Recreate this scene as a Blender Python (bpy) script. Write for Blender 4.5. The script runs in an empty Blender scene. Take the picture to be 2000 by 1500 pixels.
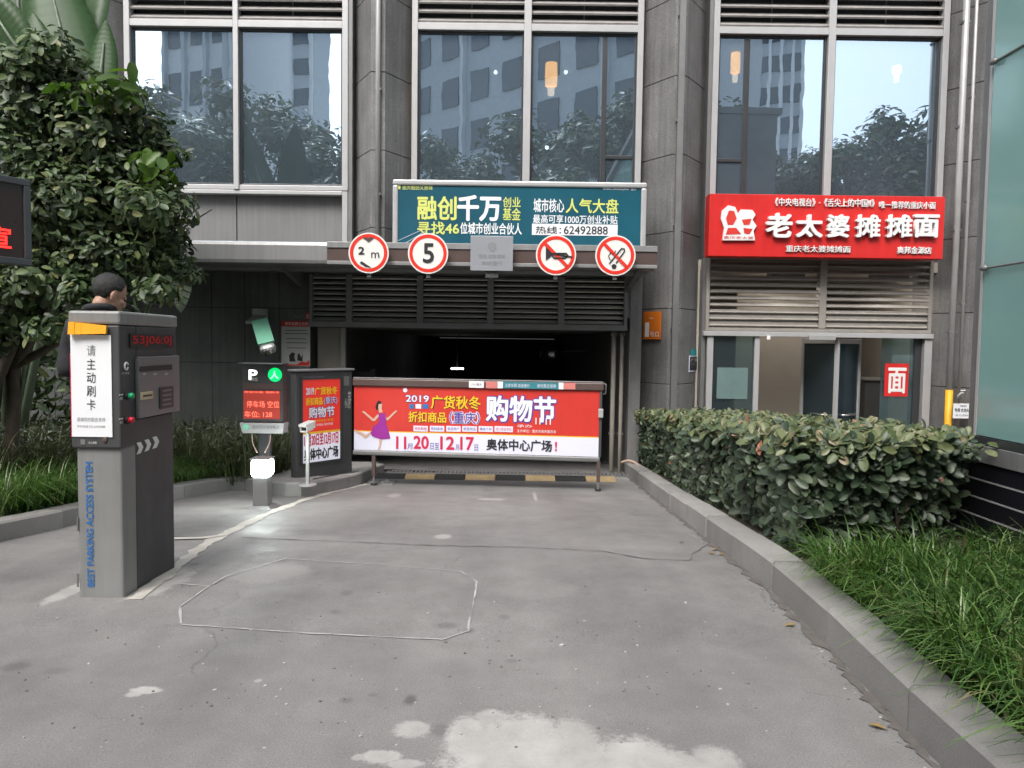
import bpy, bmesh, math, random
import numpy as np
from mathutils import Vector, Matrix
random.seed(7); rng = np.random.default_rng(7)
S = bpy.context.scene
R = math.radians
# ------------------------------------------------------------------ camera, world, sun, exposure
FP, CX, CY = 1450.0, 1000.0, 750.0
TILT, ROLL, CAMZ = math.atan(78/FP), 0.0135, 1.306
F_ = Vector((0, math.cos(TILT), -math.sin(TILT)))
U0 = Vector((0, math.sin(TILT), math.cos(TILT))); R0 = Vector((1, 0, 0))
RV = math.cos(ROLL)*R0 + math.sin(ROLL)*U0
UV = math.cos(ROLL)*U0 - math.sin(ROLL)*R0
CAM = Vector((0, 0, CAMZ))
cam = bpy.data.cameras.new("camera"); camo = bpy.data.objects.new("camera", cam)
S.collection.objects.link(camo); S.camera = camo
cam.sensor_width = 36; cam.lens = FP/2000*36; cam.clip_end = 1000; cam.clip_start = 0.05
camo.matrix_world = Matrix(((RV.x, UV.x, -F_.x, CAM.x), (RV.y, UV.y, -F_.y, CAM.y), (RV.z, UV.z, -F_.z, CAM.z), (0, 0, 0, 1)))
SUN_EL, SUN_ROT = R(52), R(200)
W = bpy.data.worlds.new("World"); S.world = W; W.use_nodes = True
nt = W.node_tree; nt.nodes.clear()
sky = nt.nodes.new("ShaderNodeTexSky"); sky.sky_type = 'NISHITA'; sky.sun_disc = False
sky.sun_elevation = SUN_EL; sky.sun_rotation = SUN_ROT; sky.air_density = 1.0; sky.dust_density = 5.0; sky.ozone_density = 1.0
hs = nt.nodes.new("ShaderNodeHueSaturation"); hs.inputs['Saturation'].default_value = 0.28
bg = nt.nodes.new("ShaderNodeBackground"); bg.inputs['Strength'].default_value = 0.14
wo = nt.nodes.new("ShaderNodeOutputWorld")
nt.links.new(sky.outputs[0], hs.inputs['Color']); nt.links.new(hs.outputs[0], bg.inputs[0]); nt.links.new(bg.outputs[0], wo.inputs[0])
sl = bpy.data.lights.new("sun", 'SUN'); sl.energy = 0.8; sl.angle = R(25); sl.color = (1, .965, .92)
so = bpy.data.objects.new("sun", sl); S.collection.objects.link(so)
# sun direction of the Nishita sky: rotation 0 = +Y, growing clockwise seen from above
sd = Vector((math.sin(SUN_ROT)*math.cos(SUN_EL), math.cos(SUN_ROT)*math.cos(SUN_EL), math.sin(SUN_EL)))
so.rotation_euler = sd.to_track_quat('Z', 'Y').to_euler()
so.location = (0, -20, 40)
S.view_settings.view_transform = 'Standard'; S.view_settings.look = 'None'
S.view_settings.gamma = 1; S.view_settings.exposure = 1.2; S.view_settings.use_curve_mapping = False
try:
    S.cycles.use_denoising = True; S.cycles.denoiser = 'OPENIMAGEDENOISE'
    S.cycles.max_bounces = 8; S.cycles.transparent_max_bounces = 12; S.cycles.sample_clamp_indirect = 4
    S.cycles.caustics_reflective = False; S.cycles.caustics_refractive = False
except Exception: pass

# ------------------------------------------------------------------ geometry helpers
def ray(px, py):
    d = F_ + RV*((px-CX)/FP) + UV*((CY-py)/FP); return d
def at(px, py, Y):
    d = ray(px, py); return CAM + d*(Y/d.y)
def X_(px, py, Y): return at(px, py, Y).x
def Z_(px, py, Y): return at(px, py, Y).z
def g(y):                                            # the drive: level, then falling to the garage door
    t = y-3.0
    if t <= 0: return 0.0
    if t < 2: return -.0205*t*t
    return -.082-.082*(t-2)
def gnd(px, py, h=0.0):
    d = ray(px, py); lo, hi = .3, 60.0
    f = lambda k: CAM.z+d.z*k-g(d.y*k)-h
    for _ in range(60):
        m = (lo+hi)/2
        if f(m) > 0: lo = m
        else: hi = m
    return CAM+d*lo

class MB:
    def __init__(s): s.v = []; s.f = []; s.m = []
    def add(s, vs, fs, mi=0):
        b = len(s.v); s.v += [tuple(v) for v in vs]; s.f += [tuple(i+b for i in f) for f in fs]; s.m += [mi]*len(fs); return s
    def box(s, x0, x1, y0, y1, z0, z1, mi=0):
        v = [(x, y, z) for x in (x0, x1) for y in (y0, y1) for z in (z0, z1)]
        return s.add(v, [(0,1,3,2), (4,6,7,5), (0,4,5,1), (2,3,7,6), (0,2,6,4), (1,5,7,3)], mi)
    def hexa(s, c, a, b, d, mi=0):                    # centre, three half axis vectors
        c, a, b, d = map(Vector, (c, a, b, d))
        v = [c+i*a+j*b+k*d for i in (-1,1) for j in (-1,1) for k in (-1,1)]
        fs = [(0,1,3,2), (4,6,7,5), (0,4,5,1), (2,3,7,6), (0,2,6,4), (1,5,7,3)]
        if a.cross(b).dot(d) < 0: fs = [f[::-1] for f in fs]
        return s.add(v, fs, mi)
    def prism(s, poly, z0, z1, mi=0):                 # plan polygon, counter-clockwise
        n = len(poly); zf = (lambda p, z: z(p) if callable(z) else z)
        v = [(p[0], p[1], zf(p, z0)) for p in poly]+[(p[0], p[1], zf(p, z1)) for p in poly]
        return s.add(v, [tuple(range(n))[::-1], tuple(range(n, 2*n))]+[(i, (i+1) % n, n+(i+1) % n, n+i) for i in range(n)], mi)
    def extrude(s, pts, d, mi=0):                     # flat 3D polygon + offset vector
        n = len(pts); d = Vector(d); p = [Vector(q) for q in pts]
        return s.add(p+[q+d for q in p], [tuple(range(n))[::-1], tuple(range(n, 2*n))]+[(i, (i+1) % n, n+(i+1) % n, n+i) for i in range(n)], mi)
    def poly(s, pts, mi=0): return s.add(pts, [tuple(range(len(pts)))], mi)
    def tube(s, pts, r, n=10, mi=0):
        pts = [Vector(p) for p in pts]; rs = r if isinstance(r, (list, tuple)) else [r]*len(pts)
        vs = []; fs = []; up = Vector((.31, .27, .91)); K = len(pts)
        for i, p in enumerate(pts):
            t = (pts[min(i+1, K-1)]-pts[max(i-1, 0)]).normalized()
            a = t.cross(up)
            if a.length < .1: a = t.cross(Vector((1, 0, 0)))
            a.normalize(); b = t.cross(a)
            vs += [p+(a*math.cos(2*math.pi*k/n)+b*math.sin(2*math.pi*k/n))*rs[i] for k in range(n)]
        for i in range(K-1):
            fs += [(i*n+k, i*n+(k+1) % n, (i+1)*n+(k+1) % n, (i+1)*n+k) for k in range(n)]
        fs += [tuple(range(n))[::-1], tuple((K-1)*n+k for k in range(n))]
        return s.add(vs, fs, mi)
    def lathe(s, c, prof, n=20, ax=Vector((0,0,1)), mi=0):   # prof: (radius, height) along ax
        ax = Vector(ax).normalized(); a = ax.orthogonal().normalized(); b = ax.cross(a); c = Vector(c); K = len(prof)
        vs = [c+ax*h+(a*math.cos(2*math.pi*k/n)+b*math.sin(2*math.pi*k/n))*r for r, h in prof for k in range(n)]
        fs = [(i*n+k, i*n+(k+1) % n, (i+1)*n+(k+1) % n, (i+1)*n+k) for i in range(K-1) for k in range(n)]
        fs += [tuple(range(n))[::-1], tuple((K-1)*n+k for k in range(n))]
        return s.add(vs, fs, mi)
    def ball(s, c, r, n=14, mi=0):
        r = r if isinstance(r, (tuple, list)) else (r, r, r); m = n//2; c = Vector(c)
        vs = [c+Vector((0, 0, -r[2]))]
        for j in range(1, m):
            t = -math.pi/2+math.pi*j/m
            vs += [c+Vector((r[0]*math.cos(t)*math.cos(2*math.pi*k/n), r[1]*math.cos(t)*math.sin(2*math.pi*k/n), r[2]*math.sin(t))) for k in range(n)]
        vs.append(c+Vector((0, 0, r[2]))); T = len(vs)-1
        fs = [(0, 1+(k+1) % n, 1+k) for k in range(n)]
        for j in range(m-2):
            fs += [(1+j*n+k, 1+j*n+(k+1) % n, 1+(j+1)*n+(k+1) % n, 1+(j+1)*n+k) for k in range(n)]
        fs += [(T, 1+(m-2)*n+k, 1+(m-2)*n+(k+1) % n) for k in range(n)]
        return s.add(vs, fs, mi)

def tag(o, label=None, cat=None, group=None, kind=None):
    if label: o['label'] = label
    if cat: o['category'] = cat
    if group: o['group'] = group
    if kind: o['kind'] = kind
    return o
BASE = {}
def thing(name, loc, label, cat, group=None):
    o = bpy.data.objects.new(name, None); S.collection.objects.link(o); o.location = loc; o.empty_display_size = .1
    BASE[o.name] = Vector(loc); return tag(o, label, cat, group)
def link_mesh(name, me, parent=None, loc=None, mats=()):
    o = bpy.data.objects.new(name, me); S.collection.objects.link(o)
    for m in mats: me.materials.append(m)
    if parent is not None:
        o.parent = parent; base = BASE[parent.name]
    else:
        base = Vector(loc) if loc is not None else Vector((0, 0, 0)); o.location = base
    BASE[o.name] = base
    if base.length > 0: me.transform(Matrix.Translation(-base))
    return o
def build(name, mb, mats, parent=None, loc=None, smooth=False, bevel=0):
    me = bpy.data.meshes.new(name); me.from_pydata(mb.v, [], mb.f); me.update()
    mats = mats if isinstance(mats, (list, tuple)) else [mats]
    me.polygons.foreach_set('material_index', mb.m)
    if smooth: me.polygons.foreach_set('use_smooth', [True]*len(me.polygons))
    o = link_mesh(name, me, parent, loc, mats)
    if bevel:
        b = o.modifiers.new('bevel', 'BEVEL'); b.width = bevel; b.segments = 2; b.limit_method = 'ANGLE'
    return o
def npmesh(name, V, Fq, mats, parent=None, loc=None, mi=None, smooth=True):     # V (n,3), Fq (m,4) quads
    me = bpy.data.meshes.new(name); n, m = len(V), len(Fq)
    base = BASE[parent.name] if parent is not None else Vector(loc or (0, 0, 0))
    V = V-np.array(base)
    me.vertices.add(n); me.vertices.foreach_set('co', V.astype(np.float32).ravel())
    me.loops.add(4*m); me.loops.foreach_set('vertex_index', Fq.astype(np.int32).ravel())
    me.polygons.add(m); me.polygons.foreach_set('loop_start', np.arange(0, 4*m, 4, dtype=np.int32))
    me.polygons.foreach_set('loop_total', np.full(m, 4, dtype=np.int32))
    if mi is not None: me.polygons.foreach_set('material_index', mi.astype(np.int32))
    me.polygons.foreach_set('use_smooth', np.full(m, smooth))
    me.update(calc_edges=True); me.validate()
    o = bpy.data.objects.new(name, me); S.collection.objects.link(o)
    for q in mats: me.materials.append(q)
    if parent is not None: o.parent = parent
    else: o.location = base
    BASE[o.name] = base
    return o

# ------------------------------------------------------------------ materials
def sock(b, *names):
    for n in names:
        if n in b.inputs: return b.inputs[n]
def pm(name, col, rough=.55, metal=0, var=.12, scale=3.0, bump=0.0, bscale=60, spec=.5, speck=0, sscale=300, stain=0, emit=0, streak=0):
    m = bpy.data.materials.new(name); m.use_nodes = True; t = m.node_tree; N = t.nodes; L = t.links
    b = N['Principled BSDF']; b.inputs['Roughness'].default_value = rough; b.inputs['Metallic'].default_value = metal
    sock(b, 'Specular IOR Level').default_value = spec
    tc = N.new('ShaderNodeTexCoord')
    def noise(sc, det=4, ro=.6):
        n = N.new('ShaderNodeTexNoise'); n.inputs['Scale'].default_value = sc; n.inputs['Detail'].default_value = det; n.inputs['Roughness'].default_value = ro
        L.new(tc.outputs['Object'], n.inputs['Vector']); return n.outputs['Fac']
    def mul(cin, fac, lo, hi):
        r = N.new('ShaderNodeMapRange'); r.inputs['From Min'].default_value = .25; r.inputs['From Max'].default_value = .75
        r.inputs['To Min'].default_value = lo; r.inputs['To Max'].default_value = hi; L.new(fac, r.inputs['Value'])
        x = N.new('ShaderNodeVectorMath'); x.operation = 'SCALE'; L.new(cin, x.inputs[0]); L.new(r.outputs[0], x.inputs['Scale']); return x.outputs[0]
    rgb = N.new('ShaderNodeRGB'); rgb.outputs[0].default_value = (*col, 1); c = rgb.outputs[0]
    if var: c = mul(c, noise(scale), 1-var, 1+var)
    if speck: c = mul(c, noise(sscale, 2, .8), 1-speck, 1+speck)
    if stain: c = mul(c, noise(.7, 6, .65), 1-stain, 1+stain*.6)
    if streak:                                       # rain streaks run down the surface
        mp = N.new('ShaderNodeMapping'); mp.inputs['Scale'].default_value = (9, 9, .45); L.new(tc.outputs['Object'], mp.inputs[0])
        n = N.new('ShaderNodeTexNoise'); n.inputs['Scale'].default_value = 1.6; n.inputs['Detail'].default_value = 6; n.inputs['Roughness'].default_value = .7; L.new(mp.outputs[0], n.inputs['Vector']); c = mul(c, n.outputs['Fac'], 1-streak, 1+streak)
    L.new(c, b.inputs['Base Color'])
    if bump:
        bn = N.new('ShaderNodeBump'); bn.inputs['Strength'].default_value = bump; bn.inputs['Distance'].default_value = .01
        L.new(noise(bscale), bn.inputs['Height']); L.new(bn.outputs[0], b.inputs['Normal'])
    if var and rough > .15:
        r = N.new('ShaderNodeMapRange'); r.inputs['To Min'].default_value = rough*.75; r.inputs['To Max'].default_value = min(1, rough*1.25)
        L.new(noise(scale*2.7), r.inputs['Value']); L.new(r.outputs[0], b.inputs['Roughness'])
    if emit:
        b.inputs['Emission Color'].default_value = (*col, 1); b.inputs['Emission Strength'].default_value = emit
    return m
def leafmat(name, stops, rough=.42, trans=.25, spec=.5):
    m = bpy.data.materials.new(name); m.use_nodes = True; t = m.node_tree; N = t.nodes; L = t.links
    b = N['Principled BSDF']; b.inputs['Roughness'].default_value = rough; sock(b, 'Specular IOR Level').default_value = spec
    ge = N.new('ShaderNodeNewGeometry'); cr = N.new('ShaderNodeValToRGB'); e = cr.color_ramp.elements
    while len(e) < len(stops): e.new(.5)
    for i, (p, c) in enumerate(stops): e[i].position = p; e[i].color = (*c, 1)
    L.new(ge.outputs['Random Per Island'], cr.inputs[0])
    tc = N.new('ShaderNodeTexCoord'); no = N.new('ShaderNodeTexNoise'); no.inputs['Scale'].default_value = 25; L.new(tc.outputs['Object'], no.inputs['Vector'])
    r = N.new('ShaderNodeMapRange'); r.inputs['To Min'].default_value = .7; r.inputs['To Max'].default_value = 1.3; L.new(no.outputs['Fac'], r.inputs['Value'])
    x = N.new('ShaderNodeVectorMath'); x.operation = 'SCALE'; L.new(cr.outputs[0], x.inputs[0]); L.new(r.outputs[0], x.inputs['Scale'])
    L.new(x.outputs[0], b.inputs['Base Color'])
    tr = N.new('ShaderNodeBsdfTranslucent'); L.new(x.outputs[0], tr.inputs[0])
    mx = N.new('ShaderNodeMixShader'); mx.inputs[0].default_value = trans
    L.new(b.outputs[0], mx.inputs[1]); L.new(tr.outputs[0], mx.inputs[2]); L.new(mx.outputs[0], N['Material Output'].inputs[0]); return m
def glassmat(name, tint, refl, base=.3, rough=.0, wave=.0, haze=0):
    m = bpy.data.materials.new(name); m.use_nodes = True; t = m.node_tree; N = t.nodes; L = t.links; N.remove(N['Principled BSDF'])
    tr = N.new('ShaderNodeBsdfTransparent'); tr.inputs[0].default_value = (*tint, 1)
    gl = N.new('ShaderNodeBsdfGlossy'); gl.inputs['Color'].default_value = (*refl, 1); gl.inputs['Roughness'].default_value = rough
    lw = N.new('ShaderNodeFresnel'); lw.inputs[0].default_value = 1.5
    ad = N.new('ShaderNodeMath'); ad.operation = 'ADD'; ad.use_clamp = True; ad.inputs[1].default_value = base; L.new(lw.outputs[0], ad.inputs[0])
    mx = N.new('ShaderNodeMixShader'); L.new(ad.outputs[0], mx.inputs[0]); L.new(tr.outputs[0], mx.inputs[1]); L.new(gl.outputs[0], mx.inputs[2])
    if wave:
        tc = N.new('ShaderNodeTexCoord'); no = N.new('ShaderNodeTexNoise'); no.inputs['Scale'].default_value = 1.6; L.new(tc.outputs['Object'], no.inputs['Vector'])
        bn = N.new('ShaderNodeBump'); bn.inputs['Strength'].default_value = wave; bn.inputs['Distance'].default_value = .004; L.new(no.outputs['Fac'], bn.inputs['Height']); L.new(bn.outputs[0], gl.inputs['Normal'])
    out = mx.outputs[0]
    if haze:                                          # pale haze over the reflections, mixed into the pane colour
        df = N.new('ShaderNodeBsdfDiffuse'); df.inputs[0].default_value = (.42, .55, .66, 1); tc = N.new('ShaderNodeTexCoord'); no = N.new('ShaderNodeTexNoise'); no.inputs['Scale'].default_value = 1.1; no.inputs['Detail'].default_value = 5
        L.new(tc.outputs['Object'], no.inputs['Vector']); r = N.new('ShaderNodeMapRange'); r.inputs['To Min'].default_value = haze*.6; r.inputs['To Max'].default_value = haze*1.4; L.new(no.outputs['Fac'], r.inputs['Value'])
        m2 = N.new('ShaderNodeMixShader'); L.new(r.outputs[0], m2.inputs[0]); L.new(out, m2.inputs[1]); L.new(df.outputs[0], m2.inputs[2]); out = m2.outputs[0]
    L.new(out, N['Material Output'].inputs[0]); return m
def emat(name, col, strength):
    m = bpy.data.materials.new(name); m.use_nodes = True; b = m.node_tree.nodes['Principled BSDF']
    b.inputs['Base Color'].default_value = (*col, 1); b.inputs['Emission Color'].default_value = (*col, 1); b.inputs['Emission Strength'].default_value = strength; return m

M = {}
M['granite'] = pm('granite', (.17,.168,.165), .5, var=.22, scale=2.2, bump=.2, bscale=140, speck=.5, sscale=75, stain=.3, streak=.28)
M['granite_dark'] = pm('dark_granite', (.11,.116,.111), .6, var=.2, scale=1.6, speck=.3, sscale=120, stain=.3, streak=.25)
M['joint'] = pm('joint_shadow_gap', (.02,.02,.02), .8, var=0)
M['frame'] = pm('painted_aluminium', (.44,.44,.44), .4, .25, var=.06, scale=4)
M['frame_dark'] = pm('dark_aluminium', (.05,.052,.055), .4, .3, var=.1)
M['steel'] = pm('grey_metal', (.2,.2,.2), .45, .4, var=.12, scale=3)
M['panel'] = pm('grey_panel', (.17,.17,.17), .55, var=.12, scale=1.1, stain=.15, streak=.15)
M['louver'] = pm('louver_metal', (.42,.4,.385), .45, .35, var=.15, scale=5)
M['louver_tan'] = pm('tan_louver_metal', (.27,.25,.225), .7, .0, var=.12, scale=5)
M['louver_garage'] = pm('garage_louver_metal', (.5,.49,.46), .45, .3, var=.12, scale=5)
M['canopy'] = pm('canopy_sheet', (.27,.27,.27), .45, .3, var=.08, scale=1.2, streak=.16)
M['brown'] = pm('brown_fascia', (.11,.075,.068), .4, .2, var=.1)
M['interior'] = pm('interior_wall', (.14,.15,.155), .8, var=.1, scale=1)
M['interior_dark'] = pm('interior_dark', (.085,.09,.095), .8, var=.15, scale=1)
M['beige'] = pm('beige_plaster', (.44,.4,.35), .75, var=.1, scale=1.3, stain=.12)
M['conc'] = pm('kerb_stone', (.27,.262,.25), .75, var=.14, scale=2.5, bump=.25, bscale=90, speck=.16, sscale=180, stain=.22)
_t = M['conc'].node_tree; _b = _t.nodes['Principled BSDF']; _s = _b.inputs['Base Color'].links[0].from_socket
_g = _t.nodes.new('ShaderNodeNewGeometry'); _r = _t.nodes.new('ShaderNodeMapRange'); _r.inputs['To Min'].default_value = .82; _r.inputs['To Max'].default_value = 1.14; _x = _t.nodes.new('ShaderNodeVectorMath'); _x.operation = 'SCALE'
_t.links.new(_g.outputs['Random Per Island'], _r.inputs['Value']); _t.links.new(_s, _x.inputs[0]); _t.links.new(_r.outputs[0], _x.inputs['Scale']); _t.links.new(_x.outputs[0], _b.inputs['Base Color'])
M['soil'] = pm('soil', (.045,.035,.026), .95, var=.3, scale=9, bump=.8, bscale=40)
M['white'] = pm('white_paint', (.75,.75,.74), .5, var=.04)
M['white_sheet'] = pm('white_print', (.8,.81,.83), .45, var=.03)
M['ink'] = pm('black_ink', (.02,.02,.022), .5, var=0)
M['grey_ink'] = pm('grey_ink', (.22,.23,.24), .5, var=0)
M['red'] = pm('red_acrylic', (.58,.02,.018), .4, var=.08, scale=2, streak=.1, stain=.08)
M['red_print'] = pm('red_print', (.6,.035,.024), .5, var=.1, scale=1.5, bump=.3, bscale=3, streak=.06)
M['red_sign'] = pm('red_reflective', (.72,.035,.02), .35, var=.03)
M['sign_white'] = pm('sign_white', (.76,.75,.72), .4, var=.03)
M['teal'] = pm('teal_print', (.008,.085,.125), .35, var=.25, scale=.7)
M['lime'] = pm('lime_ink', (.62,.66,.16), .5, var=0)
M['yellow'] = pm('yellow_ink', (.85,.5,.02), .5, var=0)
M['purple'] = pm('purple_ink', (.1,.05,.33), .5, var=0)
M['dress'] = pm('magenta_ink', (.3,.015,.28), .5, var=.05)
M['skin_ink'] = pm('skin_ink', (.62,.4,.3), .5, var=.05)
M['crimson'] = pm('crimson_ink', (.6,.015,.07), .5, var=0)
M['lilac'] = pm('pale_lilac_print', (.72,.72,.85), .5, var=.03)
M['kiosk_light'] = pm('light_grey_powder_coat', (.25,.25,.245), .45, .2, var=.1, scale=3, stain=.15, streak=.14, bump=.05, bscale=200)
M['kiosk_dark'] = pm('charcoal_powder_coat', (.064,.064,.066), .5, .1, var=.15, scale=3, stain=.15, streak=.2, bump=.05, bscale=220)
M['kiosk_panel'] = pm('mid_grey_plate', (.2,.2,.2), .4, .3, var=.05)
M['blue_ink'] = pm('blue_ink', (.03,.16,.42), .5, var=.1)
M['orange_sheet'] = pm('orange_plastic', (.85,.36,.015), .35, var=.1)
M['orange'] = pm('orange_enamel', (.62,.16,.012), .45, var=.06)
M['green_btn'] = pm('green_button', (.01,.3,.12), .3, var=0)
M['red_btn'] = pm('red_button', (.5,.01,.03), .3, var=0)
M['led_red'] = emat('red_led', (1, .02, .015), 1.6)
M['led_red_dim'] = emat('dim_red_led', (.3, .004, .004), .12)
M['led_panel'] = pm('led_panel_glass', (.045,.025,.025), .3, var=.1)
M['led_lit'] = emat('lit_red_panel', (.3, .03, .02), .3)
M['led_text'] = emat('bright_red_led', (1, .16, .1), .7)
M['led_green'] = emat('green_led', (.0, .38, .09), 1.0)
M['led_green_core'] = emat('pale_green_led', (.25, .6, .38), 1.0)
M['lamp_white'] = emat('lit_lamp', (.9, 1, .97), 22)
M['tube_white'] = emat('lit_tube', (1, 1, 1), 6)
M['warm_lamp'] = emat('warm_lamp', (1, .36, .07), 5)
M['spot_lamp'] = emat('spot_lamp', (1, .9, .75), 6)
M['mint'] = pm('mint_green_paint', (.24,.6,.42), .35, var=.06)
M['chrome'] = pm('chrome', (.7,.7,.68), .15, .9, var=0)
M['rubber'] = pm('black_rubber', (.02,.02,.02), .7, var=.2, bump=.3)
M['yellow_paint'] = pm('worn_yellow_paint', (.34,.25,.13), .7, var=.25, scale=12)
M['pipe_yellow'] = pm('yellow_pipe_paint', (.72,.38,.01), .45, var=.08)
M['pipe'] = pm('grey_pipe', (.36,.36,.35), .4, .2, var=.1)
M['pipe_beige'] = pm('beige_pipe', (.38,.35,.3), .5, var=.15)
M['bark'] = pm('bark', (.05,.037,.027), .9, var=.3, scale=12, bump=.6, bscale=50)
M['aqua'] = pm('aqua_frosted_glass', (.2,.35,.335), .1, var=.1, scale=.8, spec=.6)
M['black_slat'] = pm('black_slat', (.012,.012,.016), .35, var=.2, spec=.4)
M['cable'] = pm('pale_cable', (.45,.33,.27), .5, var=.1)
M['glass'] = glassmat('window_glass', (.62,.72,.77), (.70,.86,1.0), .55, wave=.16, haze=.1)
M['shop_glass'] = glassmat('door_glass', (.66,.8,.79), (.6,.8,.8), .05, haze=.05)
M['mirror'] = pm('mirror_face', (.3,.3,.3), .15, .9, var=0)
M['skin'] = pm('skin', (.4,.23,.16), .55, var=.14, scale=14, bump=.1, bscale=150)
M['hair'] = pm('black_hair', (.012,.011,.011), .6, var=.2, bump=.7, bscale=160)
M['jacket'] = pm('black_jacket', (.016,.016,.019), .8, var=.2, scale=8, bump=.25)
M['trousers'] = pm('dark_trousers', (.02,.022,.03), .85, var=.15)
M['shoe'] = pm('black_shoe', (.012,.012,.012), .4, var=.1)
M['tower_light'] = pm('tower_plaster', (.8,.82,.84), .7, var=.06)
M['tower_grey'] = pm('tower_grey', (.55,.59,.63), .6, var=.08)
M['tower_glass'] = pm('tower_glass', (.04,.06,.09), .12, var=.2, spec=.8)
leaf_green = leafmat('hedge_leaf', [(0,(.028,.05,.026)), (.45,(.055,.085,.045)), (.8,(.085,.115,.065)), (1,(.12,.15,.09))])
leaf_young = leafmat('young_hedge_leaf', [(0,(.075,.11,.045)), (.5,(.14,.17,.07)), (.9,(.19,.2,.1)), (.97,(.26,.2,.11)), (1,(.3,.18,.12))])
leaf_dead = leafmat('withered_leaf', [(0,(.3,.12,.05)), (1,(.45,.2,.15))])
leaf_tree = leafmat('tree_leaf', [(0,(.02,.036,.014)), (.4,(.045,.08,.028)), (.75,(.09,.135,.048)), (.93,(.15,.2,.075)), (1,(.2,.2,.08))], rough=.45)
leaf_bright = leafmat('bright_leaf', [(0,(.05,.11,.012)), (1,(.1,.19,.02))], trans=.4)
leaf_big = leafmat('strelitzia_leaf', [(0,(.022,.055,.016)), (.6,(.034,.08,.024)), (1,(.06,.11,.045))], trans=.2, spec=.3)
leaf_pale = leafmat('pale_leaf', [(0,(.16,.2,.14)), (1,(.2,.25,.18))])
grass_m = leafmat('grass_blade', [(0,(.025,.062,.013)), (.45,(.06,.14,.024)), (.8,(.12,.22,.045)), (.95,(.2,.27,.1)), (1,(.25,.21,.11))], rough=.32)
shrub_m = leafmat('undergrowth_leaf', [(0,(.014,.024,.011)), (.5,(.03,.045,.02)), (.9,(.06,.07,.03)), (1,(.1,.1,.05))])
street_m = leafmat('street_tree_leaf', [(0,(.05,.075,.04)), (.6,(.1,.13,.075)), (.9,(.14,.17,.1)), (1,(.18,.13,.09))])

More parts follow.
